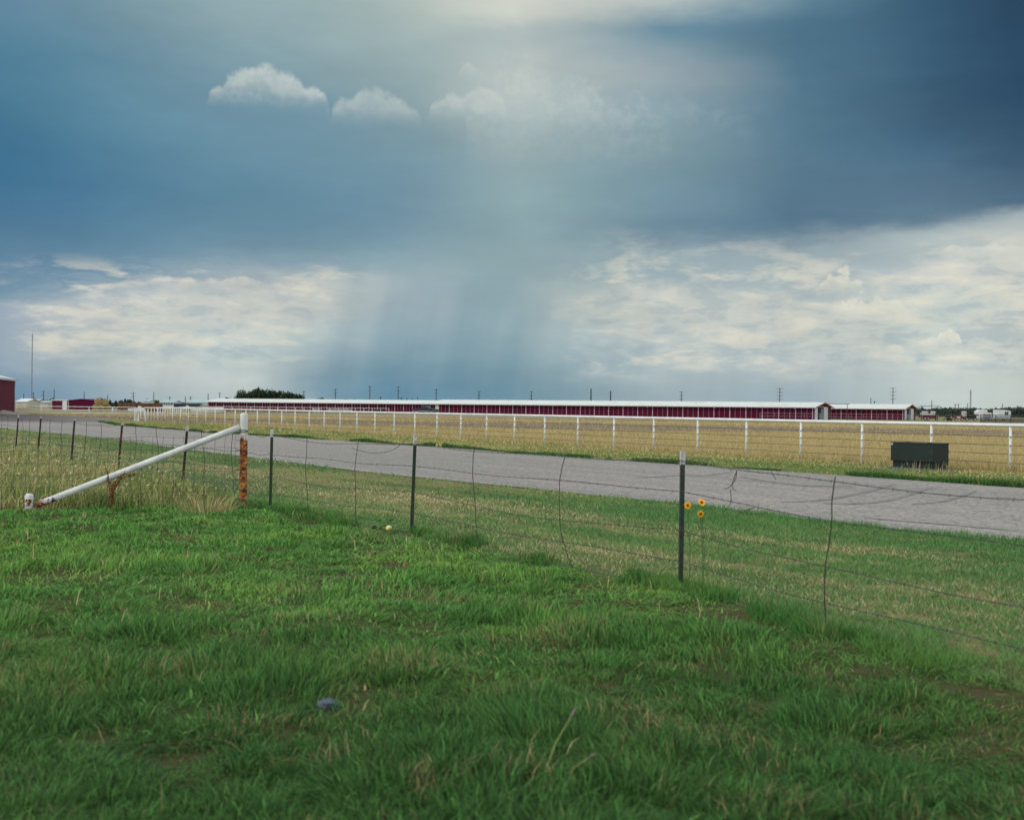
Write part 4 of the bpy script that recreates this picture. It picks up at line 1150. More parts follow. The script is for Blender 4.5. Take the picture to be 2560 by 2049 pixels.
# ------------------------------------------------------------------ utility poles
def pole(px, top, Y, label, arms=1, thick=.16, armw=1.2, mat='dark_wood', group='utility poles'):
    x_ = XA(px, Y); z = ZA(px, top, Y)
    t = empty('utility_pole', (x_, Y, 0), label, 'utility pole', group)
    MB().tube([(x_, Y, -.3), (x_, Y, z)], [thick * 1.15, thick * .8], 8).build('shaft', M[mat], t)
    for k in range(arms):
        zz = z - .35 * Y / 500 - k * 1.5 * Y / 500
        MB().box(x_ - armw, x_ + armw, Y - thick - .12, Y - thick - .01, zz - .05 * Y / 500, zz + .05 * Y / 500).build('crossarm', M[mat], t)
        ins = MB()
        for s in (-.9, -.5, .5, .9): ins.box(x_ + armw * s - .05, x_ + armw * s + .05, Y - thick - .11, Y - thick - .02, zz + .052 * Y / 500, zz + .2)
        ins.build('insulators', M[mat], t)
    return t
poles = [
    (59, 983, 700, 'thin far pole between the big red barn and the radio mast', 0), (83, 981, 820, 'far pole just right of the radio mast base', 1), (108, 977, 700, 'far pole with two arms between the mast and the small shed', 2),
    (135, 973, 600, 'dark pole rising behind the left part of the small red shed', 0), (210, 979, 620, 'dark pole rising behind the gable of the small red shed', 0), (269, 987, 700, 'pole rising above the green wrapped hay bale', 0),
    (333, 980, 640, 'pole with arms above the left half of the brown hay stack', 2), (384, 980, 560, 'dark bare pole above the right half of the brown hay stack', 0), (424, 991, 800, 'small far pole above the white walled shed', 1),
    (463, 990, 720, 'pole above the navy blue shed', 0), (476, 991, 800, 'thin small pole with one arm above the teal roof', 1), (520, 983, 620, 'pole at the left end of the far left barn', 0),
    (549, 981, 820, 'thin far pole just left of the round topped tree', 1), (759, 977, 700, 'pole right beside the end of the dark tree clump', 2), (838, 972, 560, 'pole with two arms above the middle of the far left barn', 2),
    (924, 965, 500, 'tall pole above the gate and trough of the far left barn', 2), (995, 965, 500, 'tall pole above the far left barn, left of the pickup', 2), (1090, 972, 520, 'tall pole directly above the pickup truck', 2),
    (1197, 977, 540, 'twin armed pole left of centre above the middle barn', 3), (1328, 977.5, 540, 'twin armed pole in the centre above the middle barn', 3), (1477, 971, 460, 'thick bare dark pole above the middle barn, the taller of two', 0),
    (1526, 977, 480, 'thick bare dark pole above the middle barn, the shorter of two', 0), (1703, 978, 520, 'armed pole above the right half of the middle barn', 3), (1949, 969.5, 470, 'tall many armed pole near the right end of the middle barn', 4),
    (2232, 968.5, 470, 'tallest many armed pole, near the gable of the right barn', 4), (2177, 994, 800, 'thin far pole above the right barn roof', 0), (2329, 1001, 900, 'thin far pole above the flatbed trailer', 0),
    (2388, 1009, 1000, 'far transmission pole above the red wagon, left of a pair', 2), (2396, 1009, 1000, 'far transmission pole above the red wagon, right of a pair', 2), (2506, 1009, 900, 'thin far pole above the camper trailer', 0),
    (2419, 1008, 1000, 'thin far pole left of the lattice mast', 0), (2186, 1001.5, 800, 'short far pole with one wide arm above the right barn roof', 1),
    (951, 991, 900, 'small far pole between two tall ones above the far left barn', 1), (1044, 992, 900, 'small far pole rightmost in the cluster left of the pickup', 0), (1003, 992.5, 900, 'small far double pole leftmost in the cluster left of the pickup', 1),
    (1017, 994, 950, 'second small far pole in the cluster left of the pickup', 0), (1030, 994.5, 950, 'third small far pole in the cluster left of the pickup', 0)]
for px, top, Y, lab, arms in poles:
    pole(px, top, Y, lab, arms, thick=(.30 if px in (1477, 1526) else .17) * Y / 500, armw=.85 * Y / 500 if arms < 4 else 1.2)

def mast(px, top, Y, w, label, mat='grey_pipe', guyed=False):
    x_ = XA(px, Y); z = ZA(px, top, Y)
    t = empty('radio_mast', (x_, Y, 0), label, 'mast', 'radio masts')
    lg = MB()
    for a in (0, 2.094, 4.189): lg.tube([(x_ + w * math.cos(a), Y + w * math.sin(a), 0), (x_ + w * .8 * math.cos(a), Y + w * .8 * math.sin(a), z)], w * .28, 5)
    lg.build('legs', M[mat], t)
    br_ = MB(); n = int(z / (w * 4))
    for k in range(n):
        a0 = (k % 3) * 2.094; a1 = a0 + 2.094
        br_.tube([(x_ + w * .9 * math.cos(a0), Y + w * .9 * math.sin(a0), z * k / n), (x_ + w * .9 * math.cos(a1), Y + w * .9 * math.sin(a1), z * (k + 1) / n)], w * .14, 4)
    br_.build('bracing', M[mat], t)
    if guyed:
        MB().tube([(x_, Y, z), (x_, Y, z + 3)], w * .2, 5).build('tip_rod', M[mat], t)
    return t
mast(79, 836, 900, .36, 'very tall thin radio mast at the left against the sky', guyed=True)
mast(2426, 974, 800, .45, 'short lattice radio mast far right beyond the trailers')

# ------------------------------------------------------------------ trees
def leafmat(name, a, b_, c_):
    m, nt, b, out = newmat(name)
    p = geopos(nt); r = island(nt); f = noise(nt, p, .25, 4, .6)
    c = mixc(nt, (r * .6 + f * .8 - .2).clamp(), a, b_); c = mixc(nt, (r * 7.7)._m('FRACT').ss(.75, .95) * .6, c, c_)
    nt.links.new(c, b.inputs['Base Color']); b.inputs['Roughness'].default_value = .7; b.inputs['Specular IOR Level'].default_value = .2
    return m
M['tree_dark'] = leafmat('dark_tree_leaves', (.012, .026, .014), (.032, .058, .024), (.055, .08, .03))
M['tree_hazed'] = leafmat('hazed_tree_leaves', (.022, .038, .036), (.05, .072, .058), (.07, .09, .07))  # air haze put into the leaf colour: paler and bluer than the dark trees
M['tree_lite'] = leafmat('light_tree_leaves', (.045, .07, .025), (.11, .13, .05), (.12, .13, .05))
M['bark'] = paint('tree_bark', (.05, .04, .03), .95, .3, 2)
def leaf_cloud(name, blobs, n, size, mat, parent, seed):
    g = np.random.default_rng(seed)
    B = np.array([b_[:3] for b_ in blobs]); R = np.array([b_[3:6] for b_ in blobs])
    w = (R[:, 0] * R[:, 2]); w = w / w.sum()
    k = g.choice(len(blobs), n, p=w)
    d = g.normal(size=(n, 3)); d /= np.linalg.norm(d, axis=1)[:, None]
    rad = g.uniform(.25, 1, n) ** .45
    # lumpy outline
    lump = 1 + .22 * np.sin(d[:, 0] * 5 + k * 2.1) * np.cos(d[:, 2] * 6 + k) + .12 * np.sin(d[:, 1] * 9 + d[:, 0] * 7)
    P = B[k] + d * R[k] * (rad * lump)[:, None]
    P[:, 2] = np.maximum(P[:, 2], .3)
    a = g.normal(size=(n, 3)); a /= np.linalg.norm(a, axis=1)[:, None]
    q = np.cross(a, g.normal(size=(n, 3))); q /= np.linalg.norm(q, axis=1)[:, None]
    s = size * g.uniform(.5, 1.4, n)[:, None]
    o0 = np.array(root_loc(parent)) if parent else np.zeros(3)
    V = np.stack([P - a * s, P + q * s * .7, P + a * s, P - q * s * .7], 1) - o0
    me = bpy.data.meshes.new(name); me.from_pydata(V.reshape(-1, 3).tolist(), [], (np.arange(n * 4).reshape(-1, 4)).tolist())
    me.materials.append(M[mat]); o = bpy.data.objects.new(name, me); COL.objects.link(o)
    if parent: o.parent = parent
    return o
def tree(px0, px1, top, Y, label, mat='tree_dark', n=2600, shape='round', group='distant trees', seed=0, size=None):
    x0, x1 = XA(px0, Y), XA(px1, Y); xc = (x0 + x1) / 2; w = (x1 - x0) / 2; z = ZA((px0 + px1) / 2, top, Y)
    t = empty('tree', (xc, Y, 0), label, 'tree', group)
    rnd = random.Random(seed + 5)
    tk = MB(); r0 = max(.2, z * .035)
    tk.tube([(xc, Y, -.2), (xc + .1 * w, Y, z * .3), (xc, Y, z * .7)], [r0, r0 * .75, r0 * .3], 8)
    for k in range(5):
        a = rnd.uniform(0, 6.28); tk.tube([(xc, Y, z * (.25 + .06 * k)), (xc + w * .6 * math.cos(a), Y + w * .5 * math.sin(a), z * (.5 + .08 * k))], [r0 * .45, r0 * .12], 6)
    tk.build('trunk', M['bark'], t)
    blobs = []
    if shape == 'round':
        blobs.append((xc, Y, z * .55, w * .8, w * .8, z * .40))
        for k in range(9):
            a = rnd.uniform(0, 6.28); q = rnd.uniform(.35, .75); hz = rnd.uniform(.3, .82)
            blobs.append((xc + w * q * math.cos(a), Y + w * q * math.sin(a), z * hz, w * rnd.uniform(.28, .45), w * rnd.uniform(.28, .45), z * rnd.uniform(.12, .2)))
    elif shape == 'cone':
        for k in range(6): blobs.append((xc, Y, z * (.15 + .13 * k), w * (1 - .13 * k), w * (1 - .13 * k), z * .14))
    else:                     # long crown falling away to the right
        for k in range(16):
            q = k / 15; hz = 1 - .36 * max(0, q - .18) ** .9 - (.25 * (1 - q / .18) if q < .18 else 0)
            blobs.append((x0 + (x1 - x0) * (.06 + .88 * q), Y + rnd.uniform(-3, 3), z * hz * .56, w * .17, 4, z * hz * .44 * rnd.uniform(.9, 1.02)))
            blobs.append((x0 + (x1 - x0) * (.06 + .88 * q) + rnd.uniform(-1, 1), Y - 2, z * hz * .3, w * .13, 4, z * .25))
    leaf_cloud('crown', blobs, n, size or max(.22, w * .07), mat, t, seed)
    return t
tree(556, 590, 992, 500, 'low dark bush at the left of the dark tree clump behind the far left barn', seed=1, n=1600)
tree(584, 620, 970, 510, 'round topped dark tree left of the long tree crown', seed=2, n=3200)
tree(612, 760, 968, 520, 'long dark tree crown sloping down to the right behind the far left barn', shape='long', seed=3, n=15000, size=.42)
tree(786, 812, 991.5, 560, 'small dark tree right of the long crown', seed=4, n=1200)
tree(853, 875, 995, 560, 'low tree top left of two showing over the far left barn roof', seed=5, n=900)
tree(880, 893, 996.5, 570, 'low tree top right of two showing over the far left barn roof', seed=6, n=700)
tree(62, 92, 993, 600, 'dark trees around the base of the tall radio mast', 'tree_hazed', seed=7, n=1600)
tree(92, 120, 997, 640, 'low dark tree left of the small red shed', 'tree_hazed', seed=8, n=1200)
tree(121, 140, 993, 660, 'low tree showing over the red shed roof', 'tree_hazed', seed=18, n=1000)
tree(218, 240, 996, 620, 'low tree, bluish with haze, behind the round bales, left of the taller one', 'tree_hazed', seed=9, n=1000)
tree(236, 258, 992, 520, 'rounded green tree rising behind the round bales', seed=10, n=1500)
tree(268, 282, 998, 500, 'narrow dark tree right of the round bales', seed=11, n=900, shape='cone')
tree(283, 296, 1000, 505, 'second dark conical tree between round bales and brown stack', seed=12, n=800, shape='cone')
tree(294, 310, 998, 510, 'dark tree behind the left end of the brown stack', seed=13, n=800)
tree(307, 318, 993.5, 520, 'slim conical tree above the brown stack', 'tree_hazed', seed=14, n=700, shape='cone')
tree(316, 332, 996, 515, 'round dark tree above the left half of the brown stack', seed=15, n=1000)
tree(330, 340, 1002, 515, 'small dark tree right of the round one above the brown stack', seed=16, n=500)
tree(363, 375, 996, 530, 'dark round tree above the small white house', seed=17, n=700)
tree(383, 398, 998.5, 470, 'yellow green small tree at the right end of the brown stack', 'tree_lite', seed=19, n=800)
tree(455, 463, 1004, 520, 'tiny tree beside the teal roof', seed=20, n=400)
# the wooded skyline at the right reads as one mass
blobs = []
rnd = random.Random(3)
for k in range(70):
    px = 2296 + k * 6.2 + rnd.uniform(-3, 3); Y = rnd.uniform(640, 800)
    tp = np.interp(px, [2290, 2330, 2385, 2400, 2425, 2450, 2500, 2530, 2560, 2720], [1022, 1021, 1018.5, 1021, 1019, 1022, 1021, 1017, 1018.5, 1016]) + rnd.uniform(-1, 2)
    z = ZA(px, tp, Y); blobs.append((XA(px, Y), Y, z * .5, rnd.uniform(2.2, 5), 4, z * .52))
o = leaf_cloud('treeline', blobs, 21000, .55, 'tree_hazed', None, 77)
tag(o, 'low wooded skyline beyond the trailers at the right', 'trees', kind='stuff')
blobs = []
for k in range(40):
    px = 60 + k * 12 + rnd.uniform(-4, 4); Y = rnd.uniform(900, 1000); z = ZA(px, 1004 + px * .004 + rnd.uniform(-1, 2), Y)
    blobs.append((XA(px, Y), Y, z * .4, 6, 4, max(1, z * .55)))
o = leaf_cloud('treeline', blobs, 5000, .8, 'tree_hazed', None, 78)
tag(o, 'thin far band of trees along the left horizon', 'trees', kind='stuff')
for px0, px1, lab in ((2306, 2320, 'pale house among the far trees above the flatbed trailer'), (2330, 2338, 'small pale house among the far trees, right of the gate frame post'), (2408, 2416, 'little white roofed house among the far trees above the red wagon')):
    simple_building('house', px0, px1, 620, ZA(px0, 1031, 620), ZA(px0, 1028.5, 620), 2.5, 'beige_wall', 'grey_roof', lab, 'far houses among trees')

# ------------------------------------------------------------------ small plants and things in the grass
def flower(px, py, Y, label, r=.033, face=(0, -1, .15), z0=None):
    c = AT(px, py, Y); t = empty('yellow_flower', (c.x + .02, Y + .04, 0), label, 'flower', 'yellow flowers')
    st = MB().tube([(c.x + .03, Y + .06, -.02), (c.x + .035, Y + .05, c.z * .45), (c.x + .012, Y + .03, c.z * .85), (c.x, Y + .008, c.z - .005)], .0022, 6)
    st.build('stem', M['stem'], t)
    fv = Vector(face).normalized(); a = fv.orthogonal().normalized(); b_ = fv.cross(a); pt = MB()
    for k in range(12):
        an = k * 2 * math.pi / 12 + random.uniform(-.1, .1); d = a * math.cos(an) + b_ * math.sin(an); s = fv.cross(d)
        rr = r * random.uniform(.9, 1.12)
        pt.add([c + d * .006 - s * .004, c + d * rr * .6 - s * r * .27 + fv * .006, c + d * rr + fv * .001, c + d * rr * .6 + s * r * .27 + fv * .006, c + d * .006 + s * .004], [(0, 1, 2, 3, 4)])
    pt.build('petals', M['petal'], t)
    MB().ball(c + fv * .006, (r * .36, r * .3, r * .36), 10, 6).build('flower_disc', M['disc'], t)
flower(1719, 1263, 10.36, 'yellow flower touching the dark green post, its face turned to us', r=.034)
flower(1754, 1256, 10.42, 'upper of the two yellow flowers right of the post', r=.036, face=(.1, -.9, .5))
flower(1751, 1284, 10.38, 'lower of the two yellow flowers right of the post', r=.034, face=(.35, -1, -.1))

# wild gourd at the fence foot
gx, gy = G(972, 1330)
t = empty('gourd_plant', (gx - .1, gy, 0), 'low gourd plant with one pale yellow fruit at the fence foot', 'plant')
MB().ball((gx, gy, .05), (.042, .042, .038), 14, 10).build('fruit', M['gourd'], t, smooth=True)
lf = MB()
for k in range(46):
    a = random.uniform(0, 6.28); q = random.uniform(.02, .26); p = Vector((gx - .17 + q * math.cos(a) * 1.2, gy + .08 + q * math.sin(a) * .7, random.uniform(.02, .15)))
    d = Vector((math.cos(a), math.sin(a), random.uniform(-.2, .5))).normalized() * random.uniform(.05, .1); s = Vector((-d.y, d.x, 0)) * .5
    lf.add([p, p + d * .5 + s, p + d, p + d * .5 - s], [(0, 1, 2, 3)])
lf.build('leaves', M['leaf'], t)

# dead rust coloured dock by the slanting pipe
dx, dy = G(237, 1290)
dy = max(dy, float(yC(dx)) - .15)
t = empty('dead_weed', (dx, dy, 0), 'dead rust brown weed standing under the slanting white pipe', 'weed')
st = MB(); sd_ = MB()
stems = [((0, 0, 0), (.02, 0, .2), (.03, 0, .38), (.10, 0, .50), (.22, -.01, .58)), ((0, 0, 0), (.02, .02, .22), (.0, .0, .42), (-.06, 0, .50)), ((.01, 0, .1), (.05, 0, .32), (.13, .02, .46)), ((0, 0, .2), (-.03, 0, .45), (-.045, -.02, .62)), ((.02, 0, .3), (.12, 0, .48), (.25, 0, .55), (.36, 0, .56))]
for s_ in stems:
    P = [Vector((dx + a, dy + b_, c)) for a, b_, c in s_]
    st.tube(P, .007, 6)
    for i in range(len(P) - 1):
        for k in range(13):
            q = P[i].lerp(P[i + 1], random.random()) + Vector((random.gauss(0, .017), random.gauss(0, .015), random.gauss(0, .014)))
            sd_.ball(q, random.uniform(.006, .013), 5, 3)
st.build('stalks', M['dock'], t); sd_.build('seed_clusters', M['dock'], t)

# straw tuft by the rusty post
tx, ty = G(520, 1283)
n = 260; a = rng.uniform(0, 6.28, n); q = rng.uniform(0, .12, n) ** .7
tuft = blades('straw_tuft', tx + np.cos(a) * q * 1.6, ty + np.sin(a) * q, rng.uniform(.12, .34, n), np.full(n, .009), np.cos(a) * rng.uniform(.1, .38, n), np.sin(a) * .15 + rng.normal(0, .05, n),
       grass_mat('straw_tuft_blades', ((.12, .14, .045), (.24, .23, .09), (.30, .26, .12)), (.36, .31, .17), .15, 2.0), 'pale straw tuft left of the foot of the rusty post', 'grass tuft', z=np.zeros(n))
del tuft['kind']

# seeding stalks in the foreground lawn
def stalk(px0, py0, px1, py1, Y, label):
    p0 = AT(px0, py0, Y); p1 = AT(px1, py1, Y + .02); z0 = float(gz(p0.x, p0.y)) - .02
    p0.z = z0
    t = empty('grass_stalk', (p0.x, p0.y, z0), label, 'grass stalk', 'seeding grass stalks')
    m_ = p0.lerp(p1, .55) + Vector((-.008, 0, .015))
    MB().tube([p0, m_, p1], [.0032, .0026, .0018], 6).build('stem', M['tall_stem'], t)
    d = (p1 - m_).normalized(); h = MB()
    h.tube([p1 - d * .005, p1 + d * .012, p1 + d * .03, p1 + d * .045], [.002, .0065, .0055, .001], 7)
    for k in range(40):
        c = p1 + d * random.uniform(0, .042); e = Vector((random.gauss(0, 1), random.gauss(0, 1), random.gauss(0, .6))).normalized() * .012 + d * .008
        h.tube([c, c + e], .0007, 3)
    h.build('seed_head', M['seed'], t)
M['tall_stem'] = paint('pale_green_stem', (.24, .29, .10), .7, .2, 20)
stalk(1352, 1975, 1428, 1790, 5.0, 'taller of two seeding grass stalks in the foreground lawn')
stalk(1410, 1950, 1468, 1896, 5.0, 'shorter leaning seeding grass stalk in the foreground lawn')

# bluish stone in a bare patch
sx, sy = G(815, 1765)
t = MB().ball((sx, sy, float(gz(sx, sy)) + .022), (.060, .045, .036), 9, 6, .5)
tag(t.build('stone', M['stone'], bevel=.004), 'bluish grey stone lying in a bare patch of the lawn', 'stone')

# ------------------------------------------------------------------ sky
SUN_AZ, SUN_EL = math.radians(-118), math.radians(42)     # from behind the left shoulder, through cloud
EXPO = 0.0
def build_sky():
    w = bpy.data.worlds.new('World'); SC.world = w; w.use_nodes = True
    nt = w.node_tree; bg = nt.nodes['Background']
    tc = nt.nodes.new('ShaderNodeTexCoord'); x, y, z = sep(nt, tc.outputs['Generated'])
    az = x._m('ARCTAN2', y); el = z._m('ARCSINE')
    dirv = tc.outputs['Generated']
    n1 = noise(nt, cmb(nt, az * 3.0, el * 9.0, 0.0), 1.6, 3, .55)
    n2 = noise(nt, cmb(nt, az * 3.0, el * 9.0, 4.7), 1.6, 3, .55)
    n3 = noise(nt, cmb(nt, az * 4.0, el * 22.0, 9.1), 2.2, 4, .6)
    azw = az + (n1 - .5) * .085
    azw = azw - ((el - .028).max(0.0).min(.06)) * .50 * az.ss(-.26, -.17) * az.ss(-.02, -.11)      # the rain leans
    elw = el + (n2 - .5) * .018 + (n3 - .5) * .012 + (noise(nt, cmb(nt, az * 6.0, el * 16.0, 1.1), 6.0, 4, .6) - .5) * .010
    EM = .36
    cols = [      # what the storm sky looks like along nine bearings, from high to low
        (0, [(0, (96, 136, 161)), (120, (82, 130, 157)), (290, (68, 120, 151)), (460, (64, 115, 149)), (580, (84, 126, 156)), (660, (98, 137, 164)), (740, (114, 146, 169)), (775, (140, 161, 178)), (830, (148, 166, 181)), (900, (142, 163, 179)), (985, (104, 140, 168))]),
        (180, [(0, (108, 146, 165)), (145, (90, 136, 160)), (290, (80, 130, 157)), (460, (72, 121, 154)), (600, (90, 132, 160)), (680, (104, 141, 166)), (745, (132, 158, 175)), (775, (176, 186, 188)), (830, (174, 185, 188)), (900, (166, 181, 187)), (985, (130, 158, 176))]),
        (350, [(0, (126, 158, 169)), (145, (102, 143, 163)), (290, (95, 140, 162)), (460, (82, 130, 159)), (610, (98, 139, 163)), (655, (110, 146, 167)), (705, (138, 162, 177)), (735, (190, 196, 193)), (800, (194, 199, 193)), (870, (185, 197, 195)), (950, (185, 196, 195)), (985, (166, 182, 188))]),
        (650, [(0, (150, 174, 177)), (140, (135, 163, 171)), (245, (114, 149, 166)), (400, (105, 145, 164)), (520, (98, 140, 162)), (625, (118, 151, 168)), (670, (148, 170, 181)), (710, (191, 197, 193)), (800, (192, 199, 195)), (870, (186, 200, 197)), (960, (189, 200, 197)), (985, (184, 196, 195))]),
        (820, [(0, (161, 181, 180)), (120, (148, 172, 175)), (260, (128, 158, 169)), (400, (113, 150, 167)), (520, (107, 145, 165)), (625, (122, 154, 169)), (675, (146, 170, 178)), (710, (172, 185, 187)), (790, (174, 188, 189)), (850, (168, 186, 189)), (930, (150, 174, 183)), (985, (126, 158, 174))]),
        (1000, [(0, (178, 192, 185)), (120, (160, 180, 180)), (290, (138, 165, 172)), (400, (122, 155, 169)), (520, (118, 150, 167)), (620, (130, 160, 171)), (670, (144, 169, 176)), (720, (150, 170, 179)), (780, (150, 171, 180)), (850, (136, 164, 175)), (920, (118, 153, 171)), (985, (98, 141, 166))]),
        (1300, [(0, (208, 211, 200)), (40, (202, 208, 198)), (90, (176, 189, 188)), (180, (182, 193, 190)), (270, (168, 184, 185)), (400, (148, 173, 177)), (520, (139, 168, 173)), (620, (138, 166, 172)), (720, (144, 170, 176)), (800, (152, 175, 180)), (860, (145, 171, 178)), (985, (114, 150, 166))]),
        (1650, [(0, (177, 191, 190)), (60, (114, 147, 165)), (110, (122, 152, 166)), (180, (148, 167, 175)), (240, (135, 160, 170)), (400, (122, 153, 165)), (520, (112, 144, 160)), (590, (114, 143, 160)), (640, (148, 170, 177)), (690, (156, 175, 180)), (720, (193, 199, 193)), (780, (196, 202, 195)), (860, (180, 194, 194)), (950, (165, 182, 186)), (985, (158, 177, 183))]),
        (2000, [(0, (92, 131, 151)), (50, (79, 119, 142)), (200, (82, 122, 145)), (400, (88, 124, 147)), (520, (87, 121, 145)), (580, (98, 128, 148)), (620, (148, 167, 175)), (700, (164, 180, 184)), (750, (178, 189, 189)), (780, (196, 202, 196)), (860, (192, 199, 194)), (930, (174, 187, 189)), (985, (154, 174, 183))]),
        (2350, [(0, (54, 91, 118)), (150, (57, 94, 120)), (260, (57, 91, 117)), (380, (70, 106, 131)), (515, (90, 120, 142)), (555, (108, 134, 151)), (590, (172, 186, 187)), (640, (174, 187, 188)), (670, (204, 206, 199)), (740, (196, 206, 199)), (850, (196, 206, 199)), (985, (188, 200, 197))]),
        (2540, [(0, (43, 74, 101)), (120, (45, 77, 105)), (260, (48, 80, 107)), (400, (63, 95, 120)), (490, (79, 110, 134)), (522, (95, 122, 142)), (550, (160, 175, 180)), (600, (190, 196, 190)), (720, (200, 204, 195)), (985, (190, 200, 195))])]
    out = None; pa = None
    for px, stops in cols:
        a0 = azel(px, 500)[0]
        st = []
        for py, c in stops:
            e = azel(px, py)[1]; gy_ = .3 * c[0] + .6 * c[1] + .1 * c[2]; c = tuple(gy_ + (q - gy_) * .92 for q in c); st.append((max(0, min(1, e / EM)), s2l(c)))
        st = sorted(st); st = [(max(0, st[0][0] - .002), st[0][1])] + st
        top = st[-1][1]
        r = ramp(nt, (elw / EM).clamp(), st, 'CARDINAL')
        if out is None: out = r
        else: out = mixc(nt, ((azw - pa) / (a0 - pa)).clamp(), out, r)
        pa = a0
    # thin streaky cloud texture, stronger in the bright band under the cloud base
    def ae(px, py): return azel(px, py)
    band = (elw.ss(.018, .045) * elw.ss(.155, .105))
    topL = (el - az * .05).ss(.140, .116)          # the lit band on the left rises towards the rain
    sideL = topL * az.ss(ae(-60, 800)[0], ae(140, 800)[0]) * azw.ss(ae(930, 800)[0], ae(600, 800)[0])
    sideR = az.ss(ae(1330, 800)[0], ae(1560, 800)[0])
    pf = noise(nt, cmb(nt, az * 9.0, el * 34.0, 2.2), 1.7, 6, .62, .4)
    pf2 = noise(nt, cmb(nt, az * 16.0, el * 46.0, 7.2), 2.0, 5, .60, .3)
    bandm = band * (sideL + sideR).clamp()
    puff = (pf * .6 + pf2 * .4).ss(.47, .63) * bandm
    out = mixc(nt, puff * .66, out, s2l((226, 221, 203)))
    shade = (pf * .45 + pf2 * .55).ss(.49, .40) * bandm
    out = mixc(nt, shade * .42, out, s2l((150, 170, 180)))
    tx = noise(nt, cmb(nt, az * 5.0, el * 14.0, 12.0), 1.5, 4, .6)
    gain = (tx - .5) * .34 + 1.0
    # rain streaks below the cloud base, and slow mottling above
    rain = noise(nt, cmb(nt, az * 30.0 - el * 4.0, el * .9, 3.3), 1.6, 3, .5)
    rm = el.ss(.16, .06)
    gain = gain + (rain - .5) * .17 * rm
    # darker curtains of rain hanging from the base, with paler gaps between them
    rc = noise(nt, cmb(nt, az * 17.0 - el * 4.0, el * 2.2, 5.5), 1.3, 2, .5, .25)
    rwin = azw.ss(ae(720, 900)[0], ae(900, 900)[0]) * az.ss(ae(1600, 900)[0], ae(1240, 900)[0]) * el.ss(.135, .06)
    out = mixc(nt, rc.ss(.38, .68) * rwin * .42, out, s2l((104, 143, 162)))
    out = mixc(nt, rc.ss(.50, .28) * rwin * .26, out, s2l((160, 181, 184)))
    def fields(S, off):
        cv = cmb(nt, az * S + off, el * S + off * 2.0, off)
        return noise(nt, cv, 3.2, 6, .58, .1), noise(nt, cv, 1.5, 1, .5), noise(nt, cv, 4.5, 4, .6)
    SETS = [fields(19.0, 1.3), fields(62.0, 4.1), fields(30.0, 7.7)]
    def cum(out, cx, cy, wpx, hpx, st=0, col=(214, 217, 208), amt=.95, rag=.9, base=.25, soft=.16):
        """fair weather cumulus: ragged domed top, flat soft base (photo px only say where it stands in the sky)"""
        a0, e0 = ae(cx, cy); W = wpx / FPX; H = hpx / FPX
        nn, nb, inner = SETS[st]
        u = (az - a0 + (nn - .5) * (.25 * W)) / W; v = (el - e0) / H
        u2 = u * u
        topc = 1.0 - u2 * .55 - u2 * u2 * .45 + (nb - .5) * (1.1 * rag) + (nn - .5) * (.75 * rag)
        k = (topc - v).ss(-.04, soft + .2 * base) * v.ss(-base, base * 1.3) * u2.ss(1.35, .6)
        lit = (v.ss(-.15, .8) * .7 + inner.ss(.35, .65) * .3)
        cc = mixc(nt, lit * .85 + .15, out, s2l(col))
        return mixc(nt, k * amt, out, cc)
    def lobes(out, base_y, L, st, col, amt, rag, soft, sink):
        """one cumulus grown from several overlapping domes (centre px, half width px, height px)"""
        nn, nb, inner = SETS[st]
        Hm = max(h for _, _, h in L) / FPX
        e0 = ae(L[0][0], base_y)[1]; T = None
        for cx, w, h in L:
            u = (az - ae(cx, base_y)[0] + (nn - .5) * (.35 * w / FPX)) / (w / FPX)
            t = (1.0 - (u * u)).max(0.0)._m('SQRT') * (h / FPX / Hm) - (u * u).ss(.8, 2.2) * .5
            T = t if T is None else T.max(t)
        v = (el - e0) / Hm
        topc = T + (nn - .5) * (.55 * rag) + (inner - .5) * (.35 * rag) + (nb - .5) * (.25 * rag)
        k = (topc - v).ss(-.02, soft) * (v + (nn - .5) * .25).ss(-sink, sink * .7) * T.ss(-.35, .12)
        lit = (v * 1.0 / (T.max(.25))).ss(-.1, .9) * .65 + inner.ss(.35, .65) * .35
        cc = mixc(nt, lit * .8 + .2, out, s2l(col))
        return mixc(nt, k * amt, out, cc)
    out = lobes(out, 250, [(655, 70, 86), (602, 56, 70), (712, 58, 72), (566, 44, 40), (765, 56, 44)], 0, (200, 208, 203), .80, 1.0, .26, .36)
    out = lobes(out, 292, [(925, 56, 78), (880, 50, 52), (975, 56, 56), (1010, 44, 30)], 0, (192, 203, 200), .66, 1.15, .30, .42)
    out = lobes(out, 284, [(1205, 62, 72), (1135, 66, 48)], 0, (198, 206, 202), .66, 1.15, .30, .42)
    out = lobes(out, 330, [(1310, 110, 200), (1420, 150, 150), (1235, 70, 130), (1520, 160, 90)], 2, (198, 206, 200), .52, 1.5, .55, .7)
    out = lobes(out, 330, [(1640, 150, 110), (1760, 130, 60)], 2, (160, 178, 184), .35, 1.6, .6, .7)
    out = cum(out, 1178, 190, 40, 34, 1, (206, 211, 205), .40, 1.6, .4, .3)
    out = lobes(out, 862, [(2372, 30, 38), (2336, 34, 22), (2330, 44, 14)], 1, (226, 223, 208), .85, .9, .22, .2)
    out = cum(out, 2238, 878, 22, 17, 1, (222, 221, 208), .75)
    out = cum(out, 2500, 884, 44, 11, 1, (216, 217, 206), .5)
    out = cum(out, 2100, 735, 62, 60, 1, (228, 224, 204), .75, 1.1, .5)
    out = cum(out, 2190, 800, 110, 60, 1, (226, 223, 206), .6, 1.2, .5)
    out = cum(out, 2480, 650, 150, 40, 2, (222, 221, 206), .5, 1.3, .6)
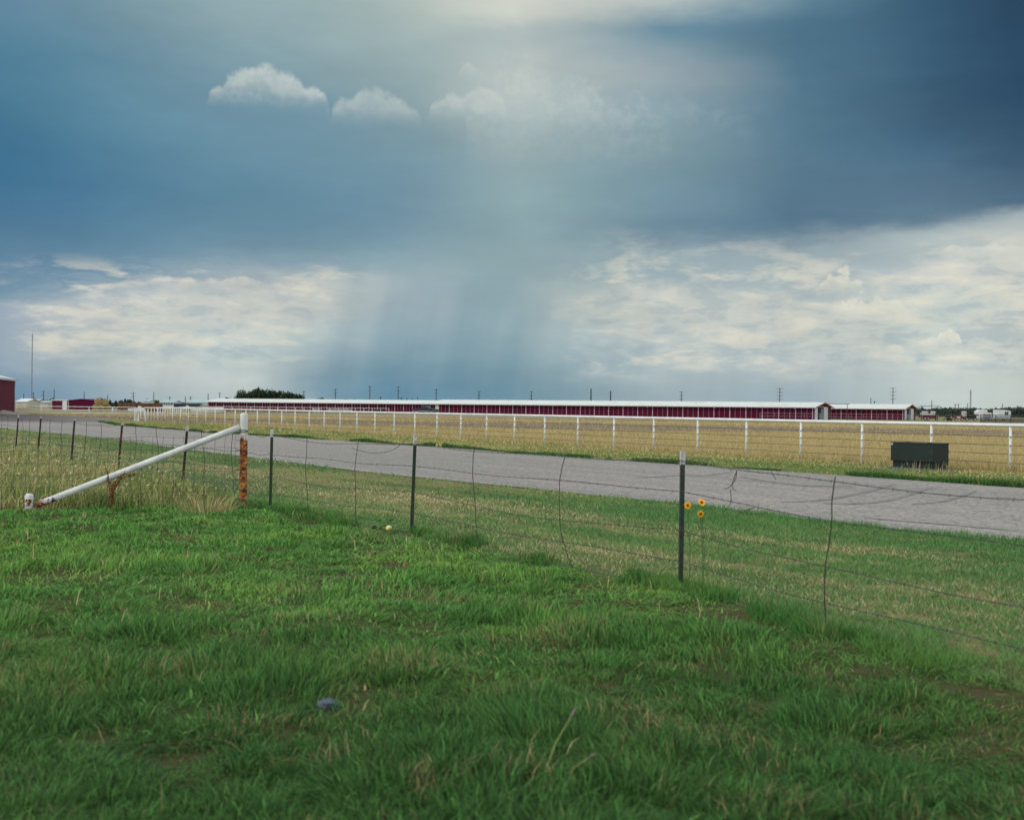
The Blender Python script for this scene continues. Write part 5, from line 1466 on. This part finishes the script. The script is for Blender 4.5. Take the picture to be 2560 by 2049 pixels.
    out = cum(out, 560, 725, 260, 30, 2, (224, 219, 205), .55, 1.4, .7)
    g_ = nt.nodes.new('ShaderNodeVectorMath'); g_.operation = 'SCALE'; nt.links.new(out, g_.inputs[0]); nt.links.new(gain.v, g_.inputs['Scale'])
    front = g_.outputs[0]
    # the rest of the dome: clear air from the Sky Texture behind broken bright cloud
    sk = nt.nodes.new('ShaderNodeTexSky'); sk.sky_type = 'NISHITA'; sk.sun_disc = False
    sk.sun_elevation = SUN_EL; sk.sun_rotation = SUN_AZ; sk.altitude = 1100; sk.air_density = 1.0; sk.dust_density = 2.0
    sks = nt.nodes.new('ShaderNodeVectorMath'); sks.operation = 'SCALE'; nt.links.new(sk.outputs[0], sks.inputs[0]); sks.inputs['Scale'].default_value = .10
    cn = noise(nt, dirv, 2.2, 3, .6)
    cloudc = mixc(nt, cn.ss(.35, .65), REAR[0], REAR[1])
    rest = mixc(nt, cn.ss(.40, .50, .55, 1.0), sks.outputs[0], cloudc)
    fr_m = (az.abs()).ss(.56, 1.0).max(el.ss(.36, .62))
    fin = mixc(nt, fr_m, front, rest)
    below = el.ss(-.02, -.10)
    fin = mixc(nt, below, fin, (.16, .15, .12))
    nt.links.new(fin, bg.inputs['Color']); bg.inputs['Strength'].default_value = 1.0
    w.cycles.sampling_method = 'MANUAL'; w.cycles.sample_map_resolution = 256
REAR = ((.75, .78, .80), (1.45, 1.45, 1.40))
build_sky()
SC.world.name = 'sky'

sun = bpy.data.lights.new('sun', 'SUN'); sun.energy = 1.4; sun.angle = math.radians(14); sun.color = (1.0, .95, .87)
so = bpy.data.objects.new('sun', sun); COL.objects.link(so)
sd_v = Vector((math.sin(SUN_AZ) * math.cos(SUN_EL), math.cos(SUN_AZ) * math.cos(SUN_EL), math.sin(SUN_EL)))
so.rotation_euler = (-sd_v).to_track_quat('-Z', 'Y').to_euler()

# ------------------------------------------------------------------ camera object and render settings
cam = bpy.data.cameras.new('camera'); co = bpy.data.objects.new('camera', cam); COL.objects.link(co)
Rm = Matrix((RGT, UPV, -FWD)).transposed().to_4x4()
co.matrix_world = Matrix.Translation(CAM) @ Rm
cam.sensor_width = 36; cam.lens = 36 * FPX / 2560
cam.clip_start = .1; cam.clip_end = 20000
cam.dof.use_dof = True; cam.dof.focus_distance = 23; cam.dof.aperture_fstop = 2.7
SC.camera = co
SC.view_settings.view_transform = 'Standard'; SC.view_settings.look = 'None'
SC.view_settings.exposure = EXPO; SC.view_settings.gamma = 1; SC.view_settings.use_curve_mapping = False
SC.render.engine = 'CYCLES'
SC.cycles.use_denoising = True
SC.cycles.max_bounces = 6; SC.cycles.diffuse_bounces = 3; SC.cycles.transmission_bounces = 3
